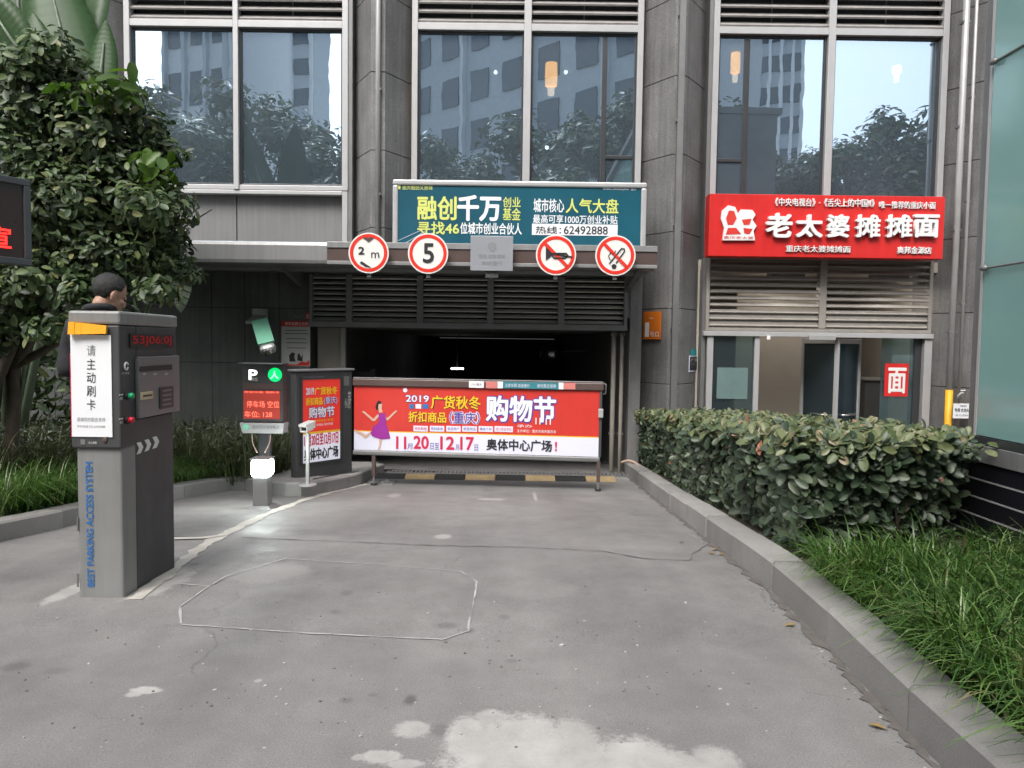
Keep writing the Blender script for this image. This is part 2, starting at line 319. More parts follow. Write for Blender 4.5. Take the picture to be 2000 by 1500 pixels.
def ground_material():
    m = bpy.data.materials.new('worn_concrete'); m.use_nodes = True; t = m.node_tree; N = t.nodes; L = t.links; b = N['Principled BSDF']
    ge = N.new('ShaderNodeTexCoord')
    def noise(sc, det=5, ro=.6, vec=None):
        n = N.new('ShaderNodeTexNoise'); n.inputs['Scale'].default_value = sc; n.inputs['Detail'].default_value = det; n.inputs['Roughness'].default_value = ro
        L.new(vec or ge.outputs['Object'], n.inputs['Vector']); return n.outputs['Fac']
    def mr(f, a, b_, c, d):
        r = N.new('ShaderNodeMapRange'); 
        for k, v in zip(('From Min', 'From Max', 'To Min', 'To Max'), (a, b_, c, d)): r.inputs[k].default_value = v
        L.new(f, r.inputs['Value']); return r.outputs[0]
    def scale(c, f):
        x = N.new('ShaderNodeVectorMath'); x.operation = 'SCALE'; L.new(c, x.inputs[0]); L.new(f, x.inputs['Scale']); return x.outputs[0]
    cr = N.new('ShaderNodeValToRGB'); e = cr.color_ramp.elements
    e[0].position = .3; e[0].color = (.148,.143,.14,1); e[1].position = .7; e[1].color = (.232,.225,.218,1)
    L.new(noise(.55, 6, .6), cr.inputs[0]); c = cr.outputs[0]
    c = scale(c, mr(noise(4, 5), .3, .7, .9, 1.1))
    c = scale(c, mr(noise(150, 2, .8), .3, .7, .74, 1.26)); c = scale(c, mr(noise(55, 4, .85), .58, .68, 1, 1.16)); c = scale(c, mr(noise(380, 2, .9), .35, .65, .86, 1.14))
    c = scale(c, mr(noise(26, 3, .8), .64, .74, 1, .62))
    mp = N.new('ShaderNodeMapping'); mp.inputs['Scale'].default_value = (5, .35, 1); L.new(ge.outputs['Object'], mp.inputs[0])
    c = scale(c, mr(noise(1, 3, .5, mp.outputs[0]), .3, .7, .94, 1.06))
    # hairline cracking that comes and goes
    vo = N.new('ShaderNodeTexVoronoi'); vo.feature = 'DISTANCE_TO_EDGE'; vo.inputs['Scale'].default_value = .55
    nw = N.new('ShaderNodeTexNoise'); nw.inputs['Scale'].default_value = 2.2; nw.inputs['Detail'].default_value = 6; L.new(ge.outputs['Object'], nw.inputs['Vector'])
    va = N.new('ShaderNodeVectorMath'); va.operation = 'MULTIPLY_ADD'; va.inputs[1].default_value = (.5, .5, 0); L.new(nw.outputs['Color'], va.inputs[0]); L.new(ge.outputs['Object'], va.inputs[2]); L.new(va.outputs[0], vo.inputs['Vector'])
    ck = mr(vo.outputs['Distance'], .001, .0045, 1, 0); km = N.new('ShaderNodeMath'); km.operation = 'MULTIPLY'; L.new(ck, km.inputs[0]); L.new(mr(noise(.8, 3), .5, .62, 0, .3), km.inputs[1])
    inv = N.new('ShaderNodeMath'); inv.operation = 'SUBTRACT'; inv.inputs[0].default_value = 1; L.new(km.outputs[0], inv.inputs[1]); c = scale(c, inv.outputs[0])
    # two worn wheel tracks leading to the garage
    sx_ = N.new('ShaderNodeSeparateXYZ'); L.new(va.outputs[0], sx_.inputs[0])
    for xc in (-1.15, .55):
        df = N.new('ShaderNodeMath'); df.operation = 'SUBTRACT'; L.new(sx_.outputs['X'], df.inputs[0]); df.inputs[1].default_value = xc+.25
        ab = N.new('ShaderNodeMath'); ab.operation = 'ABSOLUTE'; L.new(df.outputs[0], ab.inputs[0]); c = scale(c, mr(ab.outputs[0], .08, .3, .9, 1))
    # spilt cement and stains: warped ellipses that belong to the slab
    nz = N.new('ShaderNodeTexNoise'); nz.inputs['Scale'].default_value = 7; nz.inputs['Detail'].default_value = 6; nz.inputs['Roughness'].default_value = .7; L.new(ge.outputs['Object'], nz.inputs['Vector'])
    wp_ = N.new('ShaderNodeVectorMath'); wp_.operation = 'MULTIPLY_ADD'; wp_.inputs[1].default_value = (.3, .3, 0); L.new(nz.outputs['Color'], wp_.inputs[0]); L.new(ge.outputs['Object'], wp_.inputs[2])
    ws_ = N.new('ShaderNodeVectorMath'); ws_.operation = 'MULTIPLY_ADD'; ws_.inputs[1].default_value = (.035, .035, 0); L.new(nz.outputs['Color'], ws_.inputs[0]); L.new(ge.outputs['Object'], ws_.inputs[2])
    fine = noise(45, 5, .75)
    def blobs(lst, soft):
        tot = None
        for (px, py, rx, ry, amt) in lst:
            q = gnd(px, py); q1 = gnd(px+rx, py); q2 = gnd(px, py-ry); q3 = gnd(px, py+ry); ax_ = abs(q1.x-q.x); ay = abs(q2.y-q3.y)/2; big = ax_ > .12; o_ = .15 if big else .0175
            m_ = N.new('ShaderNodeMapping'); m_.inputs['Scale'].default_value = (1/ax_, 1/ay, 0); m_.inputs['Location'].default_value = (-(q.x+o_)/ax_, -((q2.y+q3.y)/2+o_)/ay, 0); L.new((wp_ if big else ws_).outputs[0], m_.inputs[0])
            ln = N.new('ShaderNodeVectorMath'); ln.operation = 'LENGTH'; L.new(m_.outputs[0], ln.inputs[0])
            ad = N.new('ShaderNodeMath'); ad.operation = 'MULTIPLY_ADD'; ad.inputs[1].default_value = 1.0 if big else 1.0; L.new(fine, ad.inputs[0]); L.new(ln.outputs['Value'], ad.inputs[2])
            v = mr(ad.outputs[0], 1.42-soft, 1.42+soft, amt*.88, 0)
            if tot is None: tot = v
            else:
                mx_ = N.new('ShaderNodeMath'); mx_.operation = 'MAXIMUM'; L.new(tot, mx_.inputs[0]); L.new(v, mx_.inputs[1]); tot = mx_.outputs[0]
        return tot
    def mixc(c, f, col):
        m_ = N.new('ShaderNodeMix'); m_.data_type = 'RGBA'; L.new(f, m_.inputs['Factor']); L.new(c, m_.inputs['A'])
        if isinstance(col, tuple): m_.inputs['B'].default_value = (*col, 1)
        else: L.new(col, m_.inputs['B'])
        return m_.outputs['Result']
    dark = blobs([(800,1367,13,10,.9),(30,1302,26,9,.55),(110,1310,24,7,.35),(678,1158,13,5,.5),(655,1195,10,4,.45),(870,1222,24,7,.5),(915,1232,12,5,.5),(985,1205,12,5,.4),(675,1368,14,6,.5),(730,1357,9,4,.4),(1000,1290,12,4,.4),(860,1425,26,12,.5),(975,1400,12,16,.5),(640,1110,60,10,.2),(450,1290,70,12,.15),(1150,1230,60,20,.16),(1500,1260,60,40,.18),(1120,1130,60,10,.15)], .35)
    c = mixc(c, dark, (.075,.073,.072))
    pale = blobs([(1010,1490,150,100,1),(1120,1460,60,60,.9),(1200,1505,170,72,1),(1330,1512,110,55,.9),(1400,1490,50,35,.8),(910,1445,45,50,1),(960,1405,40,20,.8),(805,1424,40,17,.9),(745,1478,42,15,.95),(790,1492,40,10,.8),(285,1348,34,8,.9),(258,1357,18,6,.8),(865,1048,17,5,.85),(135,1155,22,28,.8),(310,1138,50,34,.8),(505,1330,8,4,.7),(700,1478,16,6,.7),(960,975,28,2.5,.6),(520,1120,90,22,.25),(600,1060,90,16,.2),(1050,1150,80,20,.12),(1045,970,4,9,.7),(770,968,14,4,.5)], .16)
    pc = scale(scale(mixc(c, mr(noise(2), 0, 1, 1, 1), (.41,.397,.38)), mr(noise(6, 6, .7), .3, .7, .78, 1.16)), mr(noise(40, 3, .8), .6, .72, 1, .8))
    c = mixc(c, pale, pc)
    L.new(c, b.inputs['Base Color'])
    L.new(mr(noise(3), .3, .7, .5, .75), b.inputs['Roughness'])
    bn = N.new('ShaderNodeBump'); bn.inputs['Strength'].default_value = .35; bn.inputs['Distance'].default_value = .006
    L.new(noise(120, 4, .7), bn.inputs['Height']); L.new(bn.outputs[0], b.inputs['Normal']); return m
M['ground'] = ground_material()
M['patch'] = pm('pale_cement', (.5,.485,.465), .8, var=.16, scale=6, bump=.3, bscale=70, speck=.12, sscale=160, stain=.15)
M['seam'] = pm('pale_seam', (.44,.42,.38), .85, var=.2, scale=9)
M['chalk'] = pm('chalky_line', (.36,.353,.345), .85, var=.3, scale=14)
M['crack'] = pm('crack', (.12,.117,.114), .95, var=.3, scale=10)
M['grit_dark'] = pm('dark_grit', (.16,.155,.15), .9, var=.3, scale=30)
M['stain'] = pm('faint_stain', (.17,.167,.163), .7, var=.3, scale=10)
M['spot'] = pm('oil_spot', (.075,.075,.075), .8, var=.3)

# ------------------------------------------------------------------ text and plane helpers
PENDING = []
class Pl:                                             # a vertical plane: point, in-plane right vector, outward normal
    def __init__(s, O, u):
        s.O = Vector(O); s.u = Vector((u[0], u[1], 0)).normalized(); s.v = Vector((0, 0, 1)); s.n = s.u.cross(s.v)
    def hit(s, px, py):
        d = ray(px, py); k = (s.O-CAM).dot(s.n)/d.dot(s.n); return CAM+d*k
    def pt(s, px, py, off=0): return s.hit(px, py)+s.n*off
    def P(s, a, b, off=0): return s.O+s.u*a+s.v*b+s.n*off
    def uv(s, px, py):
        q = s.hit(px, py)-s.O; return q.dot(s.u), q.z
def text(t, pl, box, mat, parent, off=.003, depth=0.0, bold=0.0, rot=0, name='lettering', fit=True):
    x0, y0, x1, y1 = box; xc, yc = (x0+x1)/2, (y0+y1)/2
    w = abs((pl.hit(x1, yc)-pl.hit(x0, yc)).dot(pl.u)); h = abs(pl.hit(xc, y0).z-pl.hit(xc, y1).z)
    cu = bpy.data.curves.new('lettering', 'FONT'); cu.body = t; cu.align_x = 'LEFT'; cu.size = 1; cu.extrude = .5 if depth else 0; cu.resolution_u = 3
    ob = bpy.data.objects.new('lettering', cu); S.collection.objects.link(ob)
    PENDING.append((ob, pl, pl.hit(xc, yc), w, h, mat, parent, off, depth, rot, name, bold))
def finish_text():
    bpy.context.view_layer.update(); dg = bpy.context.evaluated_depsgraph_get()
    for ob, pl, c, w, h, mat, parent, off, depth, rot, name, bold in PENDING:
        me = bpy.data.meshes.new_from_object(ob.evaluated_get(dg)); n = len(me.vertices)
        if n == 0: continue
        co = np.empty(n*3, dtype=np.float32); me.vertices.foreach_get('co', co); co = co.reshape(-1, 3)
        if rot: co = np.stack([-co[:, 1]*rot, co[:, 0]*rot, co[:, 2]], 1)
        lo, hi = co.min(0), co.max(0); sz = np.maximum(hi-lo, 1e-6)
        nl = 1+ob.data.body.count('\n'); e = bold*(h if not rot else w)/nl*1.1; e = min(e, w*.2, h*.2)
        a = ((co[:, 0]-lo[0])/sz[0]-.5)*(w-2*e); b = ((co[:, 1]-lo[1])/sz[1]-.5)*(h-2*e)
        d = off+((co[:, 2]-lo[2])/sz[2]*depth if depth else 0*a)
        base = BASE[parent.name]
        out = np.array(c-base)[None]+a[:, None]*np.array(pl.u)+b[:, None]*np.array(pl.v)+d[:, None]*np.array(pl.n)
        me.vertices.foreach_set('co', out.astype(np.float32).ravel()); me.materials.clear(); me.materials.append(mat); me.update()
        if e > 0:                                       # heavier strokes: the glyphs swept round a small circle
            bm = bmesh.new(); V0 = np.array(pl.u); V1 = np.array(pl.v); V2 = np.array(pl.n); src = out
            for k in range(8):
                sh = V0*e*math.cos(k*math.pi/4)+V1*e*math.sin(k*math.pi/4)+V2*.00012*(k+1)
                me.vertices.foreach_set('co', (src+sh[None]).astype(np.float32).ravel()); bm.from_mesh(me)
            me.vertices.foreach_set('co', src.astype(np.float32).ravel()); bm.from_mesh(me); bm.to_mesh(me); bm.free(); me.update()
        o = bpy.data.objects.new(name, me); S.collection.objects.link(o); o.parent = parent; BASE[o.name] = base
    for p in PENDING: bpy.data.objects.remove(p[0])
def quadpx(mb, pl, x0, y0, x1, y1, off, th=.004, mi=0):       # a thin rectangle on a plane, from its outline corners
    a0, _ = pl.uv(x0, (y0+y1)/2); a1, _ = pl.uv(x1, (y0+y1)/2); _, b0 = pl.uv((x0+x1)/2, y1); _, b1 = pl.uv((x0+x1)/2, y0)
    mb.extrude([pl.P(a0, b0, off), pl.P(a1, b0, off), pl.P(a1, b1, off), pl.P(a0, b1, off)], pl.n*th, mi); return mb
def polypx(mb, pl, pts, off, th=.002, mi=0):
    q = [pl.pt(x, y, off) for x, y in pts]
    nn = sum(((q[i]-q[0]).cross(q[(i+1) % len(q)]-q[0]) for i in range(len(q))), Vector((0,0,0)))
    if nn.dot(pl.n) < 0: q = q[::-1]
    mb.extrude(q, pl.n*th, mi); return mb

# ------------------------------------------------------------------ ground, kerbs, beds
ys = [-150, -60, -20, -8, -2, 0, 1, 2, 3]+[3+.2*i for i in range(1, 11)]+[6, 7, 8, 9, 10, 11, 14, 20, 40]
xs = [-150, -40, -12, -6, -3, 0, 3, 6, 12, 40, 150]
gb = MB(); gb.v = [(x, y, g(y)) for y in ys for x in xs]; nx = len(xs)
gb.f = [(j*nx+i, j*nx+i+1, (j+1)*nx+i+1, (j+1)*nx+i) for j in range(len(ys)-1) for i in range(nx-1)]; gb.m = [0]*len(gb.f)
tag(build('driveway', gb, M['ground'], smooth=True), kind='structure')

def lerp_chain(pts, step):
    out = []
    for a, b in zip(pts, pts[1:]):
        n = max(1, int((b-a).length/step)); out += [a+(b-a)*(k/n) for k in range(n)]
    return out+[pts[-1]]
def spline(pts, n=6):
    P = [pts[0]*2-pts[1]]+pts+[pts[-1]*2-pts[-2]]; out = []
    for i in range(1, len(P)-2):
        for k in range(n):
            t = k/n; p0, p1, p2, p3 = P[i-1:i+3]
            out.append(.5*((2*p1)+(p2-p0)*t+(2*p0-5*p1+4*p2-p3)*t*t+(3*p1-p0-3*p2+p3)*t**3))
    return out+[pts[-1]]
def kerb(front, width, h, stone, name):               # front: road-side plan points; stones are butted with fine joints
    fr = spline([Vector((p.x, p.y, 0)) for p in front], 8)
    d = [0]
    for a, b in zip(fr, fr[1:]): d.append(d[-1]+(b-a).length)
    def pos(s):
        s = min(max(s, 0), d[-1]-1e-6); i = max(k for k in range(len(d)) if d[k] <= s); i = min(i, len(fr)-2)
        t = (s-d[i])/(d[i+1]-d[i]); return fr[i]+(fr[i+1]-fr[i])*t
    def nrm(s):
        t = (pos(s+.15)-pos(s-.15)).normalized(); return Vector((-t.y, t.x, 0))
    mb = MB(); back = []; n = max(1, round(d[-1]/stone)); L = d[-1]/n
    for k in range(n):
        sub = 5; j = random.uniform(-.006, .006); jh = random.uniform(-.005, .005); vs = []; fs = []
        for q in range(sub+1):
            s = k*L+.004+(L-.008)*q/sub; p = pos(s)+nrm(s)*j; b = p+nrm(s)*width; zg = g(p.y); ch = .016; cs = math.copysign(ch, width)
            pr = [(p, zg-.25), (p, zg+h-ch+jh), (p+nrm(s)*cs, zg+h+jh), (b, zg+h+jh), (b, zg-.25)]
            vs += [Vector((v.x, v.y, z)) for v, z in pr]
            if k == 0 or q: back.append(Vector((b.x, b.y, 0)))
        for q in range(sub):
            fs += [(q*5+i, q*5+(i+1) % 5, (q+1)*5+(i+1) % 5, (q+1)*5+i) for i in range(5)]
        fs += [(4, 3, 2, 1, 0), tuple(sub*5+i for i in range(5))]
        mb.add(vs, fs)
    o = build(name, mb, M['conc']); tag(o, kind='structure')
    bm = bmesh.new(); bm.from_mesh(o.data); bmesh.ops.recalc_face_normals(bm, faces=bm.faces); bm.to_mesh(o.data); bm.free()
    return [fr, back]
def sheet(name, poly, h, mat, kind='structure'):      # flat sheet on the falling ground, cut into strips in Y
    bm = bmesh.new(); vs = [bm.verts.new((p[0], p[1], 0)) for p in poly]; bm.faces.new(vs)
    bmesh.ops.triangulate(bm, faces=bm.faces)
    lo = min(p[1] for p in poly); hi = max(p[1] for p in poly); y = math.ceil(lo*2)/2
    while y < hi and hi-lo > .6:
        bmesh.ops.bisect_plane(bm, geom=bm.verts[:]+bm.edges[:]+bm.faces[:], plane_co=(0, y, 0), plane_no=(0, 1, 0)); y += .5
    for v in bm.verts: v.co.z = g(v.co.y)+h
    for f in bm.faces:
        f.normal_update()
        if f.normal.z < 0: f.normal_flip()
    me = bpy.data.meshes.new(name); bm.to_mesh(me); bm.free(); o = link_mesh(name, me, mats=[mat])
    if kind: tag(o, kind=kind)
    return o
KR_px = [(1219,924),(1349,1027),(1430,1092),(1497,1147),(1555,1202),(1613,1260),(1661,1313),(1718,1375),(1776,1437),(1838,1500)]
KR = [gnd(*p) for p in KR_px]
d_ = (KR[-1]-KR[-2]).normalized(); KR.append(KR[-1]+d_*.6); KR.append(KR[-1]+d_*2.2)
frR, backR = kerb(KR[::-1], -.17, .165, .78, 'kerb')
KL_px = [(0,1058),(140,1026),(340,977),(452,958)]
KLp = [gnd(*p) for p in KL_px]
KLp = [KLp[0]+(KLp[0]-KLp[1])*3]+KLp
isl = [gnd(500,962), gnd(575,970), gnd(640,962), gnd(700,948), gnd(728,934)]
KLp += isl+[Vector((-1.75, 10.2, 0))]
frL, backL = kerb(KLp, .15, .14, .9, 'kerb')
soilR = [(p.x, p.y) for p in backR]
sheet('soil', soilR+[(6.6, soilR[-1][1]), (6.6, soilR[0][1])], .12, M['soil'])
bl = [(p.x, p.y) for p in backL]
kx = next(i for i, p in enumerate(bl) if p[0] > -2.72); ib = bl[:kx]
sheet('soil', ib+[(ib[-1][0]-.05, 10.65), (-12, 10.65), (-12, ib[0][1])], .10, M['soil'])
il = bl[kx:]
sheet('island_paving', [ib[-1]]+il+[(il[-1][0], 10.65), (ib[-1][0]-.05, 10.65)], .125, M['conc'])

def strip(name, pts, w, h, mat, jit=0, wv=0):
    P = lerp_chain([Vector((p.x, p.y, 0)) for p in pts], .06 if jit else .25); mb = MB()
    off = [random.uniform(-jit, jit) for _ in P]; L = []; Rr = []
    for i, p in enumerate(P):
        t = (P[min(i+1, len(P)-1)]-P[max(i-1, 0)]).normalized(); n = Vector((-t.y, t.x, 0)); ww = w*(1+random.uniform(-wv, wv))/2
        q = p+n*off[i]; L.append(q+n*ww); Rr.append(q-n*ww)
    vs = [Vector((q.x, q.y, g(q.y)+h)) for q in L]+[Vector((q.x, q.y, g(q.y)+h)) for q in Rr]; K = len(P)
    mb.add(vs, [(K+i, K+i+1, i+1, i) for i in range(K-1)]); return tag(build(name, mb, mat), kind='structure')
G = lambda L: [gnd(*p) for p in L]
strip('concrete_seam', G([(262,1172),(345,1108),(400,1065),(450,1038),(520,1005),(590,978),(660,958),(720,945)]), .085, .004, M['seam'], .006, .35)
strip('concrete_seam', G([(338,1054),(400,1052),(438,1046)]), .06, .008, M['seam'], .004, .3)
strip('expansion_crack', G([(470,1050),(560,1054),(700,1060),(860,1066),(1040,1070),(1180,1078),(1260,1092),(1345,1096)]), .012, .004, M['crack'], .012, .6)
strip('expansion_crack', G([(1345,1096),(1356,1080),(1385,1062)]), .008, .004, M['crack'], .008, .6)
strip('sensor_loop_line', G([(340,1140),(408,1146),(352,1186),(354,1219)]), .012, .004, M['chalk'], .002, .6)
strip('sensor_loop_line', G([(354,1221),(600,1238),(865,1250),(914,1233),(932,1137),(900,1117),(760,1105),(560,1092)]), .007, .004, M['chalk'], .003, .95)
strip('sensor_loop_line', G([(415,1143),(440,1128),(560,1092)]), .008, .008, M['chalk'], .002, .7)
P_ = [Vector((q.x-.012, q.y, 0)) for q in frR if q.y > 1.2]
strip('gutter_dirt', P_, .05, .004, pm('gutter_dirt', (.11,.1,.092), .95, var=.3, scale=14), .012, .8)
pb = MB()
for _ in range(200):
    p = gnd(random.uniform(30, 1500), random.triangular(1080, 1495, 1350)); r = random.uniform(.0025, .007)
    if random.random() < .05: r *= 1.6
    pb.ball((p.x, p.y, p.z+r*.3), (r*random.uniform(.8,1.5), r, r*.6), 6, mi=0 if random.random() < .4 else 1)
for _ in range(150):
    s = random.random(); q = frR[int(s*(len(frR)-1))]; p = q+Vector((-abs(random.gauss(0, .05))-.012, random.gauss(0,.02), 0)); r = random.uniform(.002, .006)
    pb.ball((p.x, p.y, g(p.y)+r*.3), (r*1.4, r, r*.5), 6, mi=random.choice((0, 1, 1, 1)))
for _ in range(7):                                  # fallen leaves along the right kerb
    q = frR[int(random.random()*(len(frR)-1))]; x, y = q.x-abs(random.gauss(0, .12))-.03, q.y+random.gauss(0, .05); a = random.uniform(0, 6.3); l = random.uniform(.02, .04); z = g(y)+.006
    dx, dy = math.cos(a)*l, math.sin(a)*l; pb.add([(x-dx, y-dy, z), (x+dy*.45, y-dx*.45, z+.008), (x+dx, y+dy, z+.004), (x-dy*.45, y+dx*.45, z+.01)], [(0,1,2,3)], 2)
tag(build('grit', pb, [M['chalk'], M['grit_dark'], pm('fallen_leaf', (.22,.15,.05), .7, var=.4, scale=9)]), 'pale and dark grit and leaf litter scattered over the concrete drive', 'grit', kind='stuff')

# ------------------------------------------------------------------ the building
YW, YN, ZB, ZT = 11.1, 10.65, -1.4, 8.6
BD = thing('office_building', (0, 12, -1.2), 'grey granite clad building with tall blue windows over the garage entrance', 'building')
xw = lambda px, py=200: X_(px, py, YW)
bays = [(xw(251), xw(683), xw(461), xw(471)), (xw(806), xw(1252), xw(1022), xw(1036)), (xw(1387), xw(1840), xw(1608), xw(1622))]
WIN_T = Z_(1000, 66, YW)
def column(xl, xr, n0, n1, zb, zt=ZT):
    poly = [(xl, 11.7), (xl, 11.2), (n0, YN), (n1, YN), (xr, 11.2), (xr, 11.7)]
    c = ((xl+xr)/2, 11.4); mb = MB()
    mb.prism([(c[0]+(x-c[0])*.97, c[1]+(y-c[1])*.97) for x, y in poly], zb-.01, zt-.01, 1)
    z = 5.10; zs = [z+1.085*k for k in range(-8, 6)]; e = [zb]+[q for q in zs if zb+.05 < q < zt-.05]+[zt]
    for a, b in zip(e, e[1:]): mb.prism(poly, a+.005, b-.005)
    return build('column', mb, [M['granite'], M['joint']], BD, bevel=.004)
b0, b1, b2 = bays
cols = [(b0[1]+.06, b1[0], X_(724, 200, YN), X_(752, 200, YN), 2.62), (b1[1], b2[0]-.06, X_(1316, 200, YN), X_(1340, 200, YN), ZB), (b2[1], b2[1]+.97, b2[1]+.37, b2[1]+.54, ZB), (b0[0]-.97, b0[0], b0[0]-.55, b0[0]-.4, 2.35)]
for c in cols: column(*c)
# slim metal cheeks beside the windows
for x0, x1, zb in ((b0[1], b0[1]+.06, 2.62), (b2[0]-.06, b2[0], ZB)):
    build('cheek_panel', MB().box(x0, x1, 11.0, 11.7, zb, ZT), M['steel'], BD)
def slats(mb, x0, x1, z0, z1, pitch, y=11.1, dep=.07, th=.012, tilt=.06, mi=0):
    n = int((z1-z0)/pitch); pitch = (z1-z0)/n
    for k in range(n):
        z = z0+pitch*(k+.5); mb.hexa((x0/2+x1/2, y, z), ((x1-x0)/2, 0, 0), (0, dep/2, tilt/2), (0, -th*.35, th/2), mi)
def frame_bars(mb, x0, x1, z0, z1, w, y0, y1, mi=0):
    mb.box(x0, x0+w, y0, y1, z0, z1, mi).box(x1-w, x1, y0, y1, z0, z1, mi).box(x0+w, x1-w, y0+.002, y1-.002, z1-w, z1, mi).box(x0+w, x1-w, y0+.002, y1-.002, z0, z0+w, mi)
win_b = [Z_(560, 374, YW), 2.75, 2.95]
for i, (xl, xr, m0, m1) in enumerate(bays):
    zb = win_b[i]; zt = ZT
    wm = MB()
    w = .085
    wm.box(xl, xl+w, 10.98, 11.14, zb, zt).box(xr-w, xr, 10.98, 11.14, zb, zt).box(m0, m1, 10.98, 11.14, zb, zt)
    for a, b in ((xl+w, m0), (m1, xr-w)):
        wm.box(a, b, 11.0, 11.12, zb, zb+.07).box(a, b, 10.985, 11.13, WIN_T, WIN_T+.1).box(a, b, 11.0, 11.12, WIN_T+1.15, WIN_T+1.25)
        frame_bars(wm, a, b, zb+.07, WIN_T, .03, 11.04, 11.12, 1)
    if i == 1: 
        q = X_(1179, 200, YW); wm.box(q-.035, q+.035, 11.05, 11.118, zb+.1, WIN_T-.03, 1).box(q+.035, xr-w-.03, 11.055, 11.115, Z_(1200, 312, YW), Z_(1200, 305, YW), 1)
    if i == 2:
        q = X_(1455, 200, YW); wm.box(q-.04, q+.04, 11.05, 11.118, zb+.1, WIN_T-.03, 1).box(xl+w+.03, q-.04, 11.055, 11.115, Z_(1420, 318, YW), Z_(1420, 311, YW), 1)
    wf = build('window', wm, [M['frame'], M['frame_dark']], BD, bevel=.006)
    for a, b in ((xl+w, m0), (m1, xr-w)):
        tq = random.uniform(-.006, .006); build('pane', MB().hexa(((a+b)/2, 11.081, (zb+WIN_T)/2+.035), ((b-a)/2-.015, tq, 0), (0, .004, 0), (0, random.uniform(-.004, .004), (WIN_T-zb)/2-.045)), M['glass'], wf)
        lv = MB(); slats(lv, a, b, WIN_T+.1, WIN_T+1.15, .13, 11.06, .1, .02, .085); lv.box(a, b, 11.2, 11.22, WIN_T+.09, WIN_T+1.16, 1)
        lv.box((a+b)/2-.008, (a+b)/2+.008, 11.12, 11.135, WIN_T+.1, WIN_T+1.15)
        build('louver_panel', lv, [M['louver'], M['interior_dark']], BD)
        build('pane', MB().box(a+.015, b-.015, 11.076, 11.086, WIN_T+1.25, ZT-.02), M['glass'], wf)
# spandrel panels under the left window
xl, xr, m0, m1 = b0; sp = MB(); zt = win_b[0]-.06; zb = 2.45
for a, b in ((xl+.02, m0-.03), (m0-.015, xr-.11)): sp.box(a, b, 11.16, 11.2, zb, zt)
sp.box(xl, xr, 11.22, 11.3, zb, zt, 1)
build('spandrel_panel', sp, [M['panel'], M['joint']], BD, bevel=.004)
build('spandrel_frame', MB().box(xl, xr-.09, 11.0, 11.14, zt, zt+.055).box(xr-.085, xr-.005, 10.99, 11.15, zb, zt+.058), M['frame'], BD, bevel=.006)
# rooms behind the windows
rm = MB()
rm.box(b0[0]-1, b2[1]+1, 15.0, 15.2, 2.4, ZT).box(b0[0]-1, b2[1]+1, 11.25, 15.0, ZT-.1, ZT).box(b0[0]-1, b2[1]+1, 11.3, 15.0, 6.2, 6.35).box(b0[0]-1, b2[1]+1, 11.45, 15.0, 2.66, 2.8)
for x in (b0[0]-1, -2.1, 2.42, b2[1]+.6): rm.box(x, x+.15, 11.75, 14.99, 2.8, 6.2)
build('upper_room', rm, M['interior_dark'], BD)
# body of the building and its roof
build('upper_wall', MB().box(b0[0]-6, b0[0]-.97, 11.0, 11.6, 2.3, ZT), M['granite'], BD)
build('upper_wall', MB().box(b2[1]+.97, 16, 11.0, 11.6, ZB, ZT), M['granite'], BD)
build('roof', MB().box(b0[0]-6.1, 16.1, 10.55, 26, ZT+.01, ZT+.5), M['granite'], BD)

# ground level: wall, canopy, garage mouth
YG = 10.7
xj = [-10.2, -9, -7.8, -6.6, -5.4, X_(413, 600, YG), X_(478, 600, YG), X_(545, 600, YG), X_(604, 600, YG)]
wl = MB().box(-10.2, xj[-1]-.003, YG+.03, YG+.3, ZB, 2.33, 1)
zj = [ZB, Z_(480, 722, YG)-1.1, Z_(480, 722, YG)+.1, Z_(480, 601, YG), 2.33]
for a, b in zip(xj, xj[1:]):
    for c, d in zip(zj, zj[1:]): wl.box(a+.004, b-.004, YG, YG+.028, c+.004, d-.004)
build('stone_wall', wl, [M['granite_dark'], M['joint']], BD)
YC = 9.5; cx0, cx1 = -7.4, X_(1282, 500, YC); ct, cb = Z_(1000, 477, YC), Z_(1000, 521, YC); bx = X_(639, 500, YC)
cn = MB()
prof = lambda x: [(x, YC+.05, cb), (x, YC+.012, cb+.012), (x, YC, cb+.05), (x, YC, ct-.05), (x, YC+.015, ct-.012), (x, YC+.05, ct), (x, 11.0, ct), (x, 11.0, cb)]
cn.extrude(prof(cx0), (bx-cx0, 0, 0)); cn.box(bx+.001, cx1, YC+.03, 10.99, cb+.002, ct-.002)
canopy = thing('entrance_canopy', (-2, 10.6, cb), 'flat grey canopy projecting over the garage entrance with a brown band', 'canopy')
build('deck', cn, M['canopy'], canopy)
build('trim', MB().box(bx, cx1+.01, YC-.02, YC+.028, ct-.075, ct).box(bx, cx1+.01, YC-.012, YC+.028, cb, cb+.045), M['canopy'], canopy, bevel=.004)
build('brown_band', MB().box(bx, cx1+.006, YC-.006, YC+.028, cb+.046, ct-.076), M['brown'], canopy)
build('soffit_beam', MB().box(cx0, cx1-.05, 9.9, 10.02, cb-.05, cb-.003), M['canopy'], canopy)
for px in (566, 1232):
    x = X_(px, 530, 10.2); build('bracket', MB().extrude([(x, YC+.1, cb-.01), (x, 10.69, cb-.01), (x, 10.69, cb-.22)], (.06, 0, 0)), M['steel'], canopy)
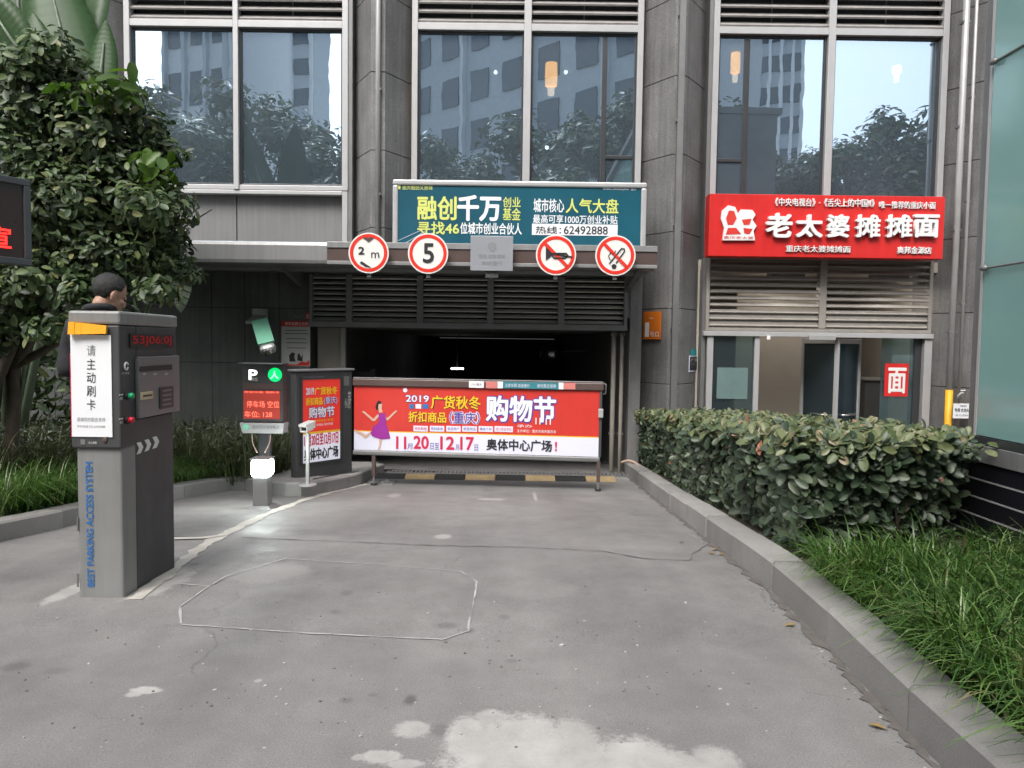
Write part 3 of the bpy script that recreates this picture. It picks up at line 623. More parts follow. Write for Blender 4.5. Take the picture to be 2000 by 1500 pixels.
# louvre screen over the garage mouth
gx0, gx1 = X_(606, 600, YG), X_(1224, 600, YG); lz0, lz1 = Z_(915, 632, YG), cb-.02
sc = thing('louver_screen', (0, YG, lz0), 'dark louvre screen in five panels above the garage opening', 'louvre')
fm = MB(); ms = [gx0, X_(683, 600, YG), X_(821, 600, YG), X_(958, 600, YG), X_(1096, 600, YG), gx1]
for x in ms: fm.box(max(gx0, x-.045), min(gx1, x+.045), YG-.06, YG+.06, lz0, lz1)
fm.box(gx0, gx1, YG-.075, YG+.07, lz0-.075, lz0+.004)
build('screen_frame', fm, M['steel'], sc, bevel=.004)
for a, b in zip(ms, ms[1:]):
    lv = MB(); slats(lv, a+.045, b-.045, lz0, lz1, .068, YG, .05, .016, .035); lv.box(a, b, YG+.15, YG+.17, lz0-.06, lz1, 1)
    build('louver', lv, [M['louver_garage'], M['joint']], sc)
# garage tunnel
gt = MB(); T0, T1 = gx0-.02, gx1+.05; H = lz0-.08
gt.box(T0-.2, T0, 11.2, 30, -4, H+.6).box(T1, T1+.2, 11.45, 30, -4, H+.6).box(T0, T1, 10.9, 30, H+.02, H+.2).box(T0, T1, 29.8, 30, -4, H)
build('garage_tunnel', gt, pm('garage_concrete', (.15,.15,.145), .8, var=.15, scale=1, stain=.2), BD)
build('beige_jamb', MB().box(gx0+.03, X_(672, 680, 11.0), 11.0, 11.15, ZB, H), M['beige'], BD)
build('jamb_edge', MB().box(X_(666, 680, 10.98), X_(674, 680, 10.98), 10.96, 10.998, ZB, H), M['frame'], BD)
build('side_door', MB().box(X_(680, 700, 14), X_(722, 700, 14), 13.95, 14.05, -1.5, .75).box(X_(724, 700, 14), X_(732, 700, 14), 13.93, 14.06, -1.5, .8), M['steel'], BD)
build('pier', MB().box(gx1+.05, X_(1254, 600, YG-.02), YG-.02, 11.7, ZB, cb-.01), M['granite'], BD, bevel=.006)
# downpipes and conduits
def pipe(name, label, px, Y, r, z0, z1, mat, square=False, group=None):
    a = at(px[0], px[1], Y); x = a.x; o = thing(name, (x, Y, z0), label, 'pipe', group)
    mb = MB()
    if square: mb.box(x-r, x+r, Y-r, Y+r, z0, z1)
    else: mb.tube([(x, Y, z0), (x, Y, (z0+z1)/2), (x, Y, z1)], r, 12)
    build('tube', mb, mat, o, smooth=not square)
    z = z0+.8
    while z < min(z1, 6.6): build('clamp', MB().box(x-r-.012, x+r+.012, Y-r*.6, Y+r+.03, z, z+.03), M['steel'], o); z += 1.45
    return o, x
pipe('downpipe', 'thin grey downpipe on the granite column left of the teal signboard', (738, 200), YN-.05, .035, ct+.01, 8.4, M['pipe'])
pipe('downpipe', 'grey square downpipe on the column between the garage and the red noodle sign', (1329, 200), YN-.05, .042, -.7, 8.4, M['steel'], True)
pw, pxx = pipe('downpipe', 'grey downpipe with a yellow painted foot beside the restaurant door', (1866, 500), YN+.05, .045, -.7, 8.4, M['pipe'])
build('yellow_sleeve', MB().tube([(pxx, YN+.05, -.7), (pxx, YN+.05, Z_(1852, 762, YN))], .05, 14), M['pipe_yellow'], pw, smooth=True)
pipe('conduit', 'thin galvanised conduit on the far right column behind the white notice', (1890, 400), YN-.02, .022, -.3, 8.4, M['pipe'])
pipe('garage_pipe', 'left beige pipe of the pair inside the right jamb of the garage', (1197, 760), 10.86, .035, -.8, H, M['pipe_beige'])
pipe('garage_pipe', 'right beige pipe of the pair beside the granite pier of the garage', (1213, 760), 10.83, .03, -.8, H, M['pipe_beige'])

# garage fittings
tl = thing('tube_light', at(893, 720, 21), 'white tube light glowing deep inside the dark garage', 'light')
p = at(893, 720, 21); build('tube', MB().box(p.x-.17, p.x+.17, p.y-.03, p.y+.03, p.z-.02, p.z+.025), M['tube_white'], tl)
build('rod', MB().box(p.x-.01, p.x+.01, p.y-.01, p.y+.01, p.z+.025, H+.02), M['steel'], tl)
p = at(1074, 690, 15.5); mr = thing('convex_mirror', p, 'round convex traffic mirror faintly seen inside the garage', 'mirror')
build('mirror_face', MB().lathe(p, [(.002, .1), (.1, .085), (.19, .04), (.22, 0)], 24, (-.35, -1, -.05)), M['mirror'], mr, smooth=True)
build('mirror_arm', MB().tube([p+Vector((0,.03,0)), p+Vector((.3,.15,.05)), (T1, p.y+.2, p.z+.05)], .02), M['steel'], mr)
bh = thing('speed_bump', (0, 9.65, g(9.65)), 'black and yellow rubber speed bump in front of the garage opening', 'speed bump')
bx0, bx1 = X_(735, 935, 9.65), X_(1200, 935, 9.65); nseg = 8; sw = (bx1-bx0)/nseg
for k in range(nseg):
    m2 = MB(); x = bx0+sw*k+.004
    m2.extrude([(x, 9.45, g(9.45)+.002), (x, 9.85, g(9.85)+.002), (x, 9.74, g(9.74)+.045), (x, 9.68, g(9.68)+.055), (x, 9.60, g(9.60)+.055), (x, 9.54, g(9.54)+.045)][::-1], (sw-.008, 0, 0))
    build('segment', m2, M['yellow_paint'] if k % 2 else M['rubber'], bh, bevel=.006)
dg_ = MB(); dx0, dx1 = gx0+.3, gx1+.3
zgr = lambda y: g(y)+.012
for x in np.arange(dx0, dx1, .055): dg_.box(x, x+.028, 10.17, 10.43, g(10.3)-.02, g(10.3)+.022)
dg_.box(dx0-.03, dx1+.03, 10.13, 10.168, g(10.15)-.03, g(10.15)+.025).box(dx0-.03, dx1+.03, 10.432, 10.47, g(10.45)-.03, g(10.45)+.025)
dgo = build('drain_grate', dg_, M['steel'], loc=(0, 10.3, g(10.3))); tag(dgo, 'long steel drain grate across the threshold of the garage', 'drain')

# restaurant front
rx0, rx1 = X_(1378, 580, 11.0), X_(1818, 580, 11.0); rz1 = Z_(1600, 505, 11.0); rz0 = Z_(1600, 649, 11.0); rmid = X_(1605, 580, 11.0)
vs_ = thing('vent_louver', (0, 11, rz0), 'tan open louvre band under the red noodle sign', 'louvre')
fv = MB(); frame_bars(fv, rx0, rx1, rz0, rz1+.4, .05, 10.95, 11.08); fv.box(rmid-.05, rmid+.05, 10.945, 11.085, rz0+.05, rz1+.35)
build('vent_frame', fv, M['louver_tan'], vs_, bevel=.004)
for a, b in ((rx0+.05, rmid-.05), (rmid+.05, rx1-.05)):
    lv = MB(); slats(lv, a, b, rz0+.05, rz1+.34, .095, 11.0, .075, .014, .05); lv.box(a, b, 10.99, 11.0, rz0+.051, rz0+.32, 0); build('louver', lv, M['louver_tan'], vs_)
floor_r = g(11)-.02
sh = MB(); sh.box(rx0-.05, rx1+.15, 15.6, 15.75, floor_r-.3, 2.6).box(rx0-.15, rx0-.05, 11.15, 15.6, floor_r-.3, 2.6).box(rx1+.15, rx1+.25, 11.15, 15.6, floor_r-.3, 2.6).box(rx0-.05, rx1+.15, 11.12, 15.6, 2.45, 2.6)
sh.box(rx0, rx1+.1, 11.2, 15.6, floor_r-.4, floor_r)
build('shop_room', sh, M['beige'], BD)
sx = X_(1560, 750, 12.4)
build('stair_wall', MB().extrude([(sx-1.1, 12.3, floor_r), (sx+.25, 12.3, floor_r), (sx+.25, 12.3, 2.2), (sx-1.1, 12.3, 2.2)], (0, .15, 0)), M['beige'], BD)
build('skirting_rail', MB().extrude([(sx-1.1, 12.27, .12), (sx+.25, 12.27, -.28), (sx+.25, 12.27, -.2), (sx-1.1, 12.27, .2)], (0, .028, 0)), M['interior_dark'], BD)
dr = thing('shop_front', (4.5, 11, floor_r), 'aluminium framed glass shopfront with open door under the tan louvres', 'shopfront')
X11 = lambda px: X_(px, 750, 11.0)
fr_ = MB(); dz = rz0-.004
for a, b in ((1378, 1390), (1470, 1480), (1800, 1815)): fr_.box(X11(a), X11(b), 10.96, 11.06, floor_r, dz-.07)
fr_.box(rx0-.03, rx1+.03, 10.93, 11.09, dz-.07, dz)
build('door_frame', fr_, M['frame'], dr, bevel=.005)
build('jamb', MB().box(X11(1786), X11(1799), 11.03, 11.09, floor_r, dz-.071), M['frame_dark'], dr)
def leaf_door(a, b, Y0, Y1, handle=None):
    x0, x1 = X_(a, 750, Y0), X_(b, 750, Y1); u = Vector((x1-x0, Y1-Y0, 0)); L = u.length; u.normalize(); n = Vector((u.y, -u.x, 0)); mb = MB(); p0 = Vector((x0, Y0, 0))
    def bar(s0, s1, z0, z1, m=mb, th=.022):
        m.hexa(p0+u*((s0+s1)/2)+Vector((0, 0, (z0+z1)/2)), u*((s1-s0)/2), n*th, (0, 0, (z1-z0)/2))
    w = .055; bar(0, w, floor_r+.02, dz-.08); bar(L-w, L, floor_r+.02, dz-.08); bar(w, L-w, dz-.16, dz-.085, th=.02); bar(w, L-w, floor_r+.02, floor_r+.12, th=.02)
    d = build('door', mb, M['frame'], dr, bevel=.004); pn = MB(); bar(w, L-w, floor_r+.12, dz-.16, pn, .005); build('pane', pn, M['shop_glass'], d)
    if handle:
        z = Z_((a+b)/2, 812, 11.0); hm = MB(); c = p0+u*(L*handle)+n*.06+Vector((0, 0, z)); hm.tube([c-n*.05-u*.16, c-u*.16, c+u*.16, c-n*.05+u*.16], .013); build('handle', hm, M['chrome'], d, smooth=True)
leaf_door(1565, 1636, 11.7, 11.02, .6)
leaf_door(1630, 1678, 11.04, 11.35, .5)
build('fixed_pane', MB().box(X11(1390), X11(1470), 11.0, 11.01, floor_r, dz-.071), M['shop_glass'], dr)
build('fixed_pane', MB().box(X11(1722), X11(1786), 11.04, 11.05, floor_r, dz-.071), M['shop_glass'], dr)
build('frosted_film', MB().box(X_(1400, 750, 10.99), X_(1460, 750, 10.99), 10.985, 10.996, Z_(1430, 779, 10.99), Z_(1430, 718, 10.99)), pm('greyish_film', (.13,.2,.19), .4), dr)
build('closer', MB().box(X_(1578, 655, 10.95), X_(1630, 655, 10.95), 10.9, 10.95, Z_(1600, 664, 10.95), Z_(1600, 655, 10.95)), M['pipe'], dr, bevel=.004)
pd = Pl((0, 11.03, 0), (1, 0)); nd = thing('door_sign', pd.hit(1749, 742), 'square red door sign with a white noodle character on the right pane', 'sign')
build('plate', quadpx(MB(), pd, 1727, 710, 1773, 774, .002, .01), M['red'], nd); text('面', pd, (1733, 718, 1769, 768), M['sign_white'], nd, .014, bold=.02)
p = at(1500, 656, 10.95); build_box = MB().box(p.x-.025, p.x+.025, p.y-.04, p.y, p.z-.06, p.z); tag(build('exit_camera', build_box, M['sign_white'], loc=p, bevel=.006), 'tiny white sensor box under the lintel of the shop door', 'sensor')
for i, (px, py, Y, lab) in enumerate([(1530, 600, 11.45, 'unseen fill light added to brighten the shop behind the left tan louvres'), (1730, 600, 11.45, 'unseen fill light added to brighten the shop behind the right tan louvres')]):
    p = at(px, py, Y); p.z = 2.44; o = thing('added_fill_light', p, lab, 'lamp')  # fill light added to brighten the shop room, kept out of view
    build('glow_disc', MB().lathe(p, [(.16, 0), (.16, -.02), (.12, -.03)], 20), emat('fill_glow', (1, .92, .82), 18), o)
    build('hiding_baffle', MB().box(p.x-.24, p.x+.24, p.y-.2, p.y-.185, p.z-.1, p.z+.005).box(p.x-.24, p.x-.225, p.y-.184, p.y+.1, p.z-.1, p.z+.005).box(p.x+.225, p.x+.24, p.y-.184, p.y+.1, p.z-.1, p.z+.005), M['steel'], o)  # hides the glow of the added light from the camera
# cabinet and red stool inside the shop
p = at(1693, 800, 12.6); cb_ = thing('counter', (p.x, 12.6, floor_r), 'pale counter cabinet inside the shop behind the open door', 'cabinet')
build('counter_body', MB().box(p.x-.14, p.x+.3, 12.4, 12.9, floor_r, .78), M['interior'], cb_, bevel=.01); build('counter_front', MB().box(p.x-.12, p.x+.28, 12.385, 12.399, floor_r, -.0), M['red'], cb_); build('counter_top', MB().box(p.x-.17, p.x+.33, 12.37, 12.93, .78, .82), M['frame'], cb_, bevel=.005)

# lamps behind the upper windows
def lantern(px, py0, py1, label, r=.1, Y=12.6):
    a = at(px, py0, Y); b = at(px, py1, Y); o = thing('hanging_lantern', (a.x, Y, b.z), label, 'lantern')
    build('lamp_shade', MB().lathe((a.x, Y, 0), [(r*.7, b.z+.14), (r, b.z+.15), (r*1.04, (a.z+b.z)/2+.05), (r, a.z), (r*.7, a.z+.01)], 18), M['warm_lamp'], o, smooth=True)
    build('lower_cap', MB().lathe((a.x, Y, 0), [(r*.55, b.z), (r*.6, b.z+.12)], 14), emat('warm_glow', (1, .55, .3), 3), o)
    build('cord', MB().tube([(a.x, Y, a.z), (a.x, Y, 6.2)], .008, 6), M['ink'], o)
lantern(1077, 124, 186, 'orange lantern glowing behind the middle window above the teal signboard')
lantern(1437, 104, 160, 'orange lantern glowing behind the left pane above the red sign', .075)
lantern(1752, 130, 160, 'small warm lantern behind the right pane above the red sign', .07)
for px, py, lab in ((968, 141, 'round spot lamp behind the middle window, left of the lantern'), (1105, 141, 'round spot lamp just right of the lantern in the middle window'), (1068, 288, 'small low lamp behind the middle window near the top of the teal signboard')):
    p = at(px, py, 12.9); tag(build('spot_lamp', MB().ball(p, .035, 12), M['spot_lamp'], loc=p, smooth=True), lab, 'lamp')

# ------------------------------------------------------------------ signs on the building
# teal signboard on the canopy
py_ = 10.32; tp = Pl((0, py_, 0), (1, 0)); tc = tp.hit(1014, 478)
ts = thing('signboard', (tc.x, py_, ct), 'wide teal advertising signboard with yellow and white lettering standing on the canopy', 'sign')
a0, _ = tp.uv(767, 420); a1, _ = tp.uv(1262, 420); tz = tp.uv(1014, 354)[1]; 
build('sign_box', MB().box(a0+.02, a1-.02, py_+.004, py_+.22, ct+.002, tz-.02), M['frame_dark'], ts)
fb = MB(); fw = .075
fb.box(a0, a1, py_-.03, py_+.2, tz-fw, tz).box(a0, a0+fw, py_-.03, py_+.2, ct+.003, tz-fw).box(a1-fw, a1, py_-.03, py_+.2, ct+.003, tz-fw)
build('sign_frame', fb, M['frame'], ts, bevel=.02)
build('face', MB().box(a0+fw, a1-fw, py_-.004, py_+.003, ct+.004, tz-fw), M['teal'], ts)
T = lambda s, box, m, b=.0, off=.008, **k: text(s, tp, box, M[m], ts, off, bold=b, **k)
T('融创', (815,383,892,430), 'lime', .02); T('千万', (893,381,979,432), 'white_sheet', .03); T('创业', (982,385,1017,405), 'lime', .01); T('基金', (982,406,1017,430), 'lime', .01)
T('寻找46', (815,433,897,458), 'lime', .02); T('位城市创业合伙人', (899,435,1019,458), 'white_sheet', .012)
T('城市核心', (1042,388,1102,415), 'white_sheet', .01); T('人气大盘', (1105,388,1208,417), 'lime', .015); T('最高可享1000万创业补贴', (1041,420,1206,437), 'white_sheet', .01)
hb = quadpx(MB(), tp, 1039, 438, 1206, 460, .006, .003); build('white_strip', hb, M['white_sheet'], ts)
T('热线：', (1046,442,1096,457), 'ink', .01, .012); T('62492888', (1101,442,1187,458), 'ink', .012, .012)
T('■ 重庆融创文旅城', (776,360,845,371), 'lime', .0); T('SUNAC CHONGQING · 重庆', (1178,366,1242,372), 'white_sheet', 0)
for q in ((790,476,830,452),(778,470,822,450)):
    tb = MB(); tb.tube([tp.pt(q[0], q[1], .006), tp.pt(q[2], q[3], .006)], .004, 4); build('streak_line', tb, M['lilac'], ts)

# round signs and plate in front of the canopy
YS = YC-.14; spn = Pl((0, YS, 0), (1, 0))
def round_sign(px, py, label):
    c = spn.hit(px, py); r = .252; o = thing('traffic_sign', c, label, 'traffic sign', 'round signs along the canopy edge')
    ax = Vector((0, -1, 0))
    build('disc', MB().lathe(c, [(r, -.012), (r, 0)], 48, ax), M['sign_white'], o)
    n = 48; rg = MB(); vs = []
    for k in range(n):
        t = 2*math.pi*k/n
        for rr in (r*.93, r*.765): vs += [c+Vector((rr*math.cos(t), -.0035, rr*math.sin(t)))]
    rg.add(vs, [(2*k, 2*k+1, (2*k+3) % (2*n), (2*k+2) % (2*n)) for k in range(n)]); build('red_ring', rg, M['red_sign'], o)
    build('mount_arm', MB().box(c.x-.03, c.x+.03, YS+.013, YC-.02, c.z-.05, c.z+.02).box(c.x-.025, c.x+.025, YS+.03, YS+.06, c.z-.3, c.z-.051), M['steel'], o); return o, c, r
def slash(o, c, r):
    d = Vector((1, 0, -1)).normalized(); n = Vector((1, 0, 1)).normalized(); L = r*.78
    build('red_slash', MB().extrude([c-d*L-n*.02+Vector((0,-.009,0)), c-d*L+n*.02+Vector((0,-.009,0)), c+d*L+n*.02+Vector((0,-.009,0)), c+d*L-n*.02+Vector((0,-.009,0))], (0, .003, 0)), M['red_sign'], o)
o, c, r = round_sign(720, 494, 'round height limit sign with a black triangle, leftmost on the canopy')
pp = lambda o_, pts, m, off=.006: build('symbol', polypx(MB(), spn, pts, off), M[m], o_)
pp(o, [(708,464),(732,464),(720,473)], 'brown'); pp(o, [(703,514),(706,510),(726,523),(714,521)], 'ink'); text('2', spn, (700,482,712,497), M['ink'], o, .006, bold=.03); text('m', spn, (725,493,741,504), M['ink'], o, .006)
o, c, r = round_sign(836, 495, 'round speed limit sign with a black number 5'); text('5', spn, (826,475,848,514), M['ink'], o, .006, bold=.022)
o, c, r = round_sign(1086, 498, 'round no horn sign with a black trumpet')
pp(o, [(1066,483),(1068,483),(1080,493),(1080,497),(1068,508),(1066,508)], 'ink')
tb = MB(); tb.tube([spn.pt(x, y, .006) for x, y in ((1078,495),(1106,495),(1110,500),(1104,504),(1082,504),(1078,500),(1084,497),(1117,502))], .0095, 6); build('symbol', tb, M['ink'], o); slash(o, c, r)
o, c, r = round_sign(1202, 499, 'round no smoking sign, rightmost on the canopy')
tb = MB(); tb.tube([spn.pt(x, y, .006) for x, y in ((1190,515),(1214,485),(1219,486),(1220,490),(1203,514))], .008, 6); tb.tube([spn.pt(x, y, .006) for x, y in ((1192,508),(1188,500),(1193,493),(1198,497),(1202,490))], .006, 6); build('symbol', tb, M['ink'], o)
pp(o, [(1194,519),(1199,515),(1204,519),(1202,525),(1196,525)], 'ink'); slash(o, c, r)
c = spn.hit(961, 495); o = thing('notice_plate', c, 'square grey metal plate with a round shield emblem above the garage', 'sign')
build('plate', quadpx(MB(), spn, 919, 461, 1002, 529, 0, .012), M['kiosk_panel'] if 0 else pm('bluish_grey_plate', (.33,.34,.37), .4, .3, var=.04), o, bevel=.003)
pp(o, [(953,476),(961,473),(969,476),(969,484),(965,490),(961,492),(957,490),(953,484)], 'grey_ink', .0135)
text('限速 禁鸣 禁烟', spn, (936,497,986,505), M['grey_ink'], o, .0145); text('车辆慢行', spn, (941,510,981,519), M['grey_ink'], o, .0145)
build('mount_arm', MB().box(c.x-.09, c.x+.09, YS+.002, YC-.02, c.z-.03, c.z+.03).box(c.x-.08, c.x+.08, YS+.02, YS+.05, c.z-.3, c.z-.031), M['kiosk_dark'], o)

# red restaurant sign
YR = 10.55; rp = Pl((0, YR, 0), (1, 0)); ra0 = rp.uv(1385, 440)[0]; ra1 = rp.uv(1844, 440)[0]; z1 = rp.uv(1614, 381)[1]; z0 = rp.uv(1614, 503)[1]
rs = thing('restaurant_sign', ((ra0+ra1)/2, YR, z0), 'bright red noodle restaurant sign box with white raised characters', 'sign')
build('sign_box', MB().box(ra0, ra1, YR, YR+.24, z0, z1), M['red'], rs, bevel=.006)
RT = lambda s, box, b=.0, dep=.035, m='white': text(s, rp, box, M[m], rs, .004, dep, b)
for ch, x0, x1 in (('老', 1493, 1545), ('太', 1552, 1604), ('婆', 1612, 1656), ('摊', 1668, 1716), ('摊', 1727, 1778), ('面', 1781, 1830)): RT(ch, (x0, 420 if ch != '老' else 417, x1, 465), .02 if ch == '摊' else .03, .06)
RT('《中央电视台》·《舌尖上的中国II》', (1513,388,1707,404), .006, .02); RT('唯一推荐的重庆小面', (1716,394,1826,408), .006, .02)
RT('重庆老太婆摊摊面', (1534,480,1660,493), .004, .02); RT('奥邦金源店', (1751,482,1818,496), .014, .02)
lg = MB(); polypx(lg, rp, [(1410,470),(1413,446),(1407,428),(1409,412),(1421,402),(1434,405),(1440,418),(1446,410),(1468,411),(1474,420),(1468,430),(1476,442),(1470,452),(1473,470)], .004, .035); build('emblem', lg, M['white'], rs)
lg = MB()
for q in ([(1416,428),(1422,412),(1432,413),(1437,428),(1430,440),(1420,440)], [(1447,430),(1466,428),(1462,440),(1451,440)], [(1420,446),(1436,446),(1446,458),(1416,459)], [(1450,446),(1468,448),(1462,458),(1452,457)]): polypx(lg, rp, q, .040, .003)
build('emblem_detail', lg, M['red_print'], rs); text('重庆老太婆', rp, (1412,462,1470,468), M['red_print'], rs, .041)

# orange exit plate on the column
cxl, cxr, n0, n1 = cols[1][0], cols[1][1], cols[1][2], cols[1][3]
op = Pl((cxl, 11.2, 0), (n0-cxl, YN-11.2)); c = op.hit(1276, 636); oo = thing('number_plate', c, 'orange plate reading number 1 on the column beside the garage', 'sign')
build('plate', quadpx(MB(), op, 1260, 609, 1293, 663, .012, .03), M['orange'], oo, bevel=.004)
text('1', op, (1264,630,1272,658), M['white'], oo, .046); text('号口', op, (1274,648,1291,658), M['white'], oo, .046, bold=.01); text('出口', op, (1273,620,1280,623), M['white'], oo, .046)
np_ = Pl((n1, YN, 0), (cxr-n1, 11.2-YN)); c = np_.hit(1336, 705); oo = thing('sticker_notice', c, 'small dark sticker with a teal top on the column left of the shop', 'notice')
build('plate', quadpx(MB(), np_, 1349, 693, 1366, 726, .004, .006) if 0 else quadpx(MB(), np_, 1345, 694, 1362, 726, .004, .006), M['lilac'], oo); build('plate', quadpx(MB(), np_, 1346, 697, 1361, 723, .011, .003), M['purple'] if 0 else M['frame_dark'], oo); build('teal_top', quadpx(MB(), np_, 1348, 682, 1358, 694, .011, .004), pm('turquoise_ink', (.02,.33,.33), .5), oo)
text('广告', np_, (1348,700,1360,706), M['white'], oo, .016); text('电话123', np_, (1348,709,1360,713), M['grey_ink'], oo, .016)
# white notice on the right pipe with its tap
wp = Pl((0, YN-.06, 0), (1, 0)); c = wp.hit(1877, 802); oo = thing('paper_notice', c, 'small white notice hung on the thin conduit at the right column', 'notice')
build('sheet', quadpx(MB(), wp, 1861, 788, 1894, 817, 0, .006), M['white_sheet'], oo); text('消防', wp, (1874,791,1888,795), M['ink'], oo, .008); text('专用 水龙头', wp, (1864,797,1892,805), M['ink'], oo, .008, bold=.01); text('请勿遮挡', wp, (1865,809,1890,813), M['grey_ink'], oo, .008)
p = at(1875, 775, YN-.06); oo = thing('tap', p, 'white wall tap just above the small white notice', 'tap')
build('tap_body', MB().tube([p+Vector((.05,.06,.05)), p+Vector((.05,0,.05)), p+Vector((0,-.03,.06)), p+Vector((-.04,-.03,.02)), p+Vector((-.04,-.03,-.05))], .018), M['pipe'], oo, smooth=True); build('tap_lever', MB().box(p.x-.01, p.x+.06, p.y-.03, p.y-.01, p.z+.085, p.z+.1), M['sign_white'], oo, bevel=.004)

# poster, red sticker and camera on the dark wall
wp = Pl((0, YG, 0), (1, 0)); c = wp.hit(578, 670); oo = thing('wall_poster', c, 'white poster with red header and red bottom on the dark wall left of the garage', 'poster')
build('sheet', quadpx(MB(), wp, 550, 627, 606, 715, .001, .008), pm('off_white_print', (.5,.49,.48), .5), oo); hb = quadpx(MB(), wp, 550, 627, 606, 638, .010, .003); polypx(hb, wp, [(551,714),(605,714),(605,703),(598,708),(590,706),(580,712),(560,711)], .010, .002); build('red_print', hb, M['red_print'], oo)
text('停车收费公示牌', wp, (557,629,602,636), M['white_sheet'], oo, .015)
lb = MB()
for y, x0, x1 in ((645,558,600),(651,556,602),(661,560,598),(669,560,600),(679,561,598)): quadpx(lb, wp, x0, y, x1, y+1.2, .0105, .002)
polypx(lb, wp, [(565,694),(570,688),(577,690),(575,697),(578,706),(566,706)], .0105); polypx(lb, wp, [(582,692),(585,690),(589,698),(592,690),(591,706),(581,704)], .0105); build('print', lb, M['ink'], oo)
c = wp.hit(602, 620); oo = thing('wall_sticker', c, 'small red sticker on the dark wall above the white poster', 'sticker'); build('sheet', quadpx(MB(), wp, 597, 611, 606, 624, .001, .005), M['red_print'], oo); text('出', wp, (598.5,613,605,622), M['white_sheet'], oo, .009); text('入口', wp, (571,614,595,622), M['grey_ink'], oo, .003)
# camera: wall bracket, mint housing, silver nose
a = at(509, 603, 10.66); t1 = at(509, 632, 10.3); nose = at(524, 684, 9.9); oo = thing('security_camera', (a.x, YG, a.z), 'mint green security camera with a silver nose on a wall bracket', 'camera')
build('bracket', MB().box(a.x-.1, a.x+.1, 10.6, YG-.002, a.z-.17, a.z).hexa((a.x, 10.45, a.z-.16), (.085, 0, 0), (0, -.17, -.05), (0, -.006, .02)), M['pipe'], oo, bevel=.006)
ax = (nose-t1); L = ax.length; ax.normalize(); sd_ = Vector((1, 0, 0)); sd_ = (sd_-ax*sd_.dot(ax)).normalized(); upv = ax.cross(sd_); upv = upv if upv.z > 0 else -upv
hb = MB(); hb.hexa(t1+ax*L*.38-upv*.03, ax*L*.40, sd_*.095, upv*.06); build('housing', hb, M['kiosk_panel'], oo, bevel=.02)
hb = MB(); hb.hexa(t1+ax*L*.40+upv*.045, ax*L*.44, sd_*.108, upv*.02); build('sun_shield', hb, M['mint'], oo, bevel=.006)
build('nose', MB().hexa(t1+ax*L*.88-upv*.035, ax*L*.105, sd_*.105, upv*.07), M['frame'], oo, bevel=.05)
build('lens', MB().lathe(t1+ax*(L*.985)-upv*.035, [(.06, 0), (.06, .012), (.03, .02)], 18, ax), M['chrome'], oo, smooth=True)

# ------------------------------------------------------------------ glass pavilion on the right
GX = 3.0; gy1 = 4.79; gyp = 5.02; gyb = -2.5
pv = thing('glass_pavilion', (GX, gy1, 0), 'pale aqua frosted glass pavilion with a black slatted plinth on the right', 'pavilion')
zs_ = Z_(1881, 846, gyp); zc = Z_(1875, 888, gyp); zj1 = Z_(1916, 525, gy1); zj2 = zj1+1.28
build('plinth', MB().box(GX+.03, GX+3, gyb, gyp-.02, -.4, zs_-.03), M['frame_dark'], pv)
pl = MB(); zz = [zc-.117*k for k in range(0, 8)]
for a, b in zip(zz[1:], zz): pl.box(GX, GX+.028, gyb, gyp, a+.007, b-.004)
build('black_slats', pl, M['black_slat'], pv, bevel=.002)
wl = MB()
for z in zz[1:]: wl.box(GX-.003, GX+.03, gyb, gyp+.002, z-.004, z+.005)
build('white_trim', wl, M['frame'], pv)
build('stone_sill', MB().box(GX-.012, GX+.4, gyb, gyp+.005, zc-.003, zs_-.04), M['panel'], pv, bevel=.004)
build('sill_frame', MB().box(GX-.005, GX+.2, gyb, gyp+.003, zs_-.039, zs_+.012), M['frame_dark'], pv)
build('corner_post', MB().box(GX+.02, GX+.12, gy1+.012, gy1+.1, zs_+.013, 6.6).box(GX+.12, GX+3, gy1-.0, gy1+.06, zs_+.013, 6.6), M['steel'], pv)
build('corner_edge', MB().box(GX+.0, GX+.03, gy1-.012, gy1+.011, zs_+.013, 6.6), M['frame'], pv)
zb_ = [zs_+.014, zj1, zj2, zj2+1.5, 6.6]; yb = [gy1-.014, gy1-1.75, gy1-3.5, gyb]
for z0, z1 in zip(zb_, zb_[1:]):
    for y1, y0 in zip(yb, yb[1:]): build('glass_panel', MB().box(GX+.004, GX+.024, y0+.006, y1-.004, z0+.006, z1-.006), M['aqua'], pv)
for z in (zj1, zj2, zj2+1.5):
    build('glazing_rod', MB().tube([(GX-.012, gy1-.03, z), (GX-.012, -1, z), (GX-.012, gyb, z)], .007, 8), M['steel'], pv)
    build('clip', MB().ball((GX-.02, gy1-.05, z), (.02, .035, .022), 10), M['steel'], pv, smooth=True)
build('pavilion_roof', MB().box(GX-.1, GX+3.1, gyb, gy1+.1, 6.61, 6.75), M['steel'], pv)

# ------------------------------------------------------------------ card kiosk
kx0, kx1, ky0, ky1 = -2.19, -1.962, 3.715, 4.30; ksp = 3.86; kz = 1.443
ko = thing('parking_kiosk', ((kx0+kx1)/2, 4.0, 0), 'tall grey card kiosk with a white paper sheet on its front beside the drive', 'kiosk')
build('pedestal', MB().box(kx0, kx1, ky0, ksp, -.03, .76), M['kiosk_light'], ko, bevel=.012)
build('side_panel', MB().box(kx0+.005, kx1-.006, ksp+.002, ky1, -.05, .885), M['kiosk_dark'], ko, bevel=.006)
build('housing', MB().prism([(kx0-.012, ky0-.02), (kx1+.008, ky0-.02), (kx1+.008, ksp), (kx0-.012, ksp)], .757, kz-.07).prism([(kx0-.012, ksp+.001), (kx1+.008, ksp+.001), (kx1+.008, ky1+.02), (kx0-.012, ky1+.02)], .888, kz-.07), M['kiosk_dark'], ko, bevel=.008)
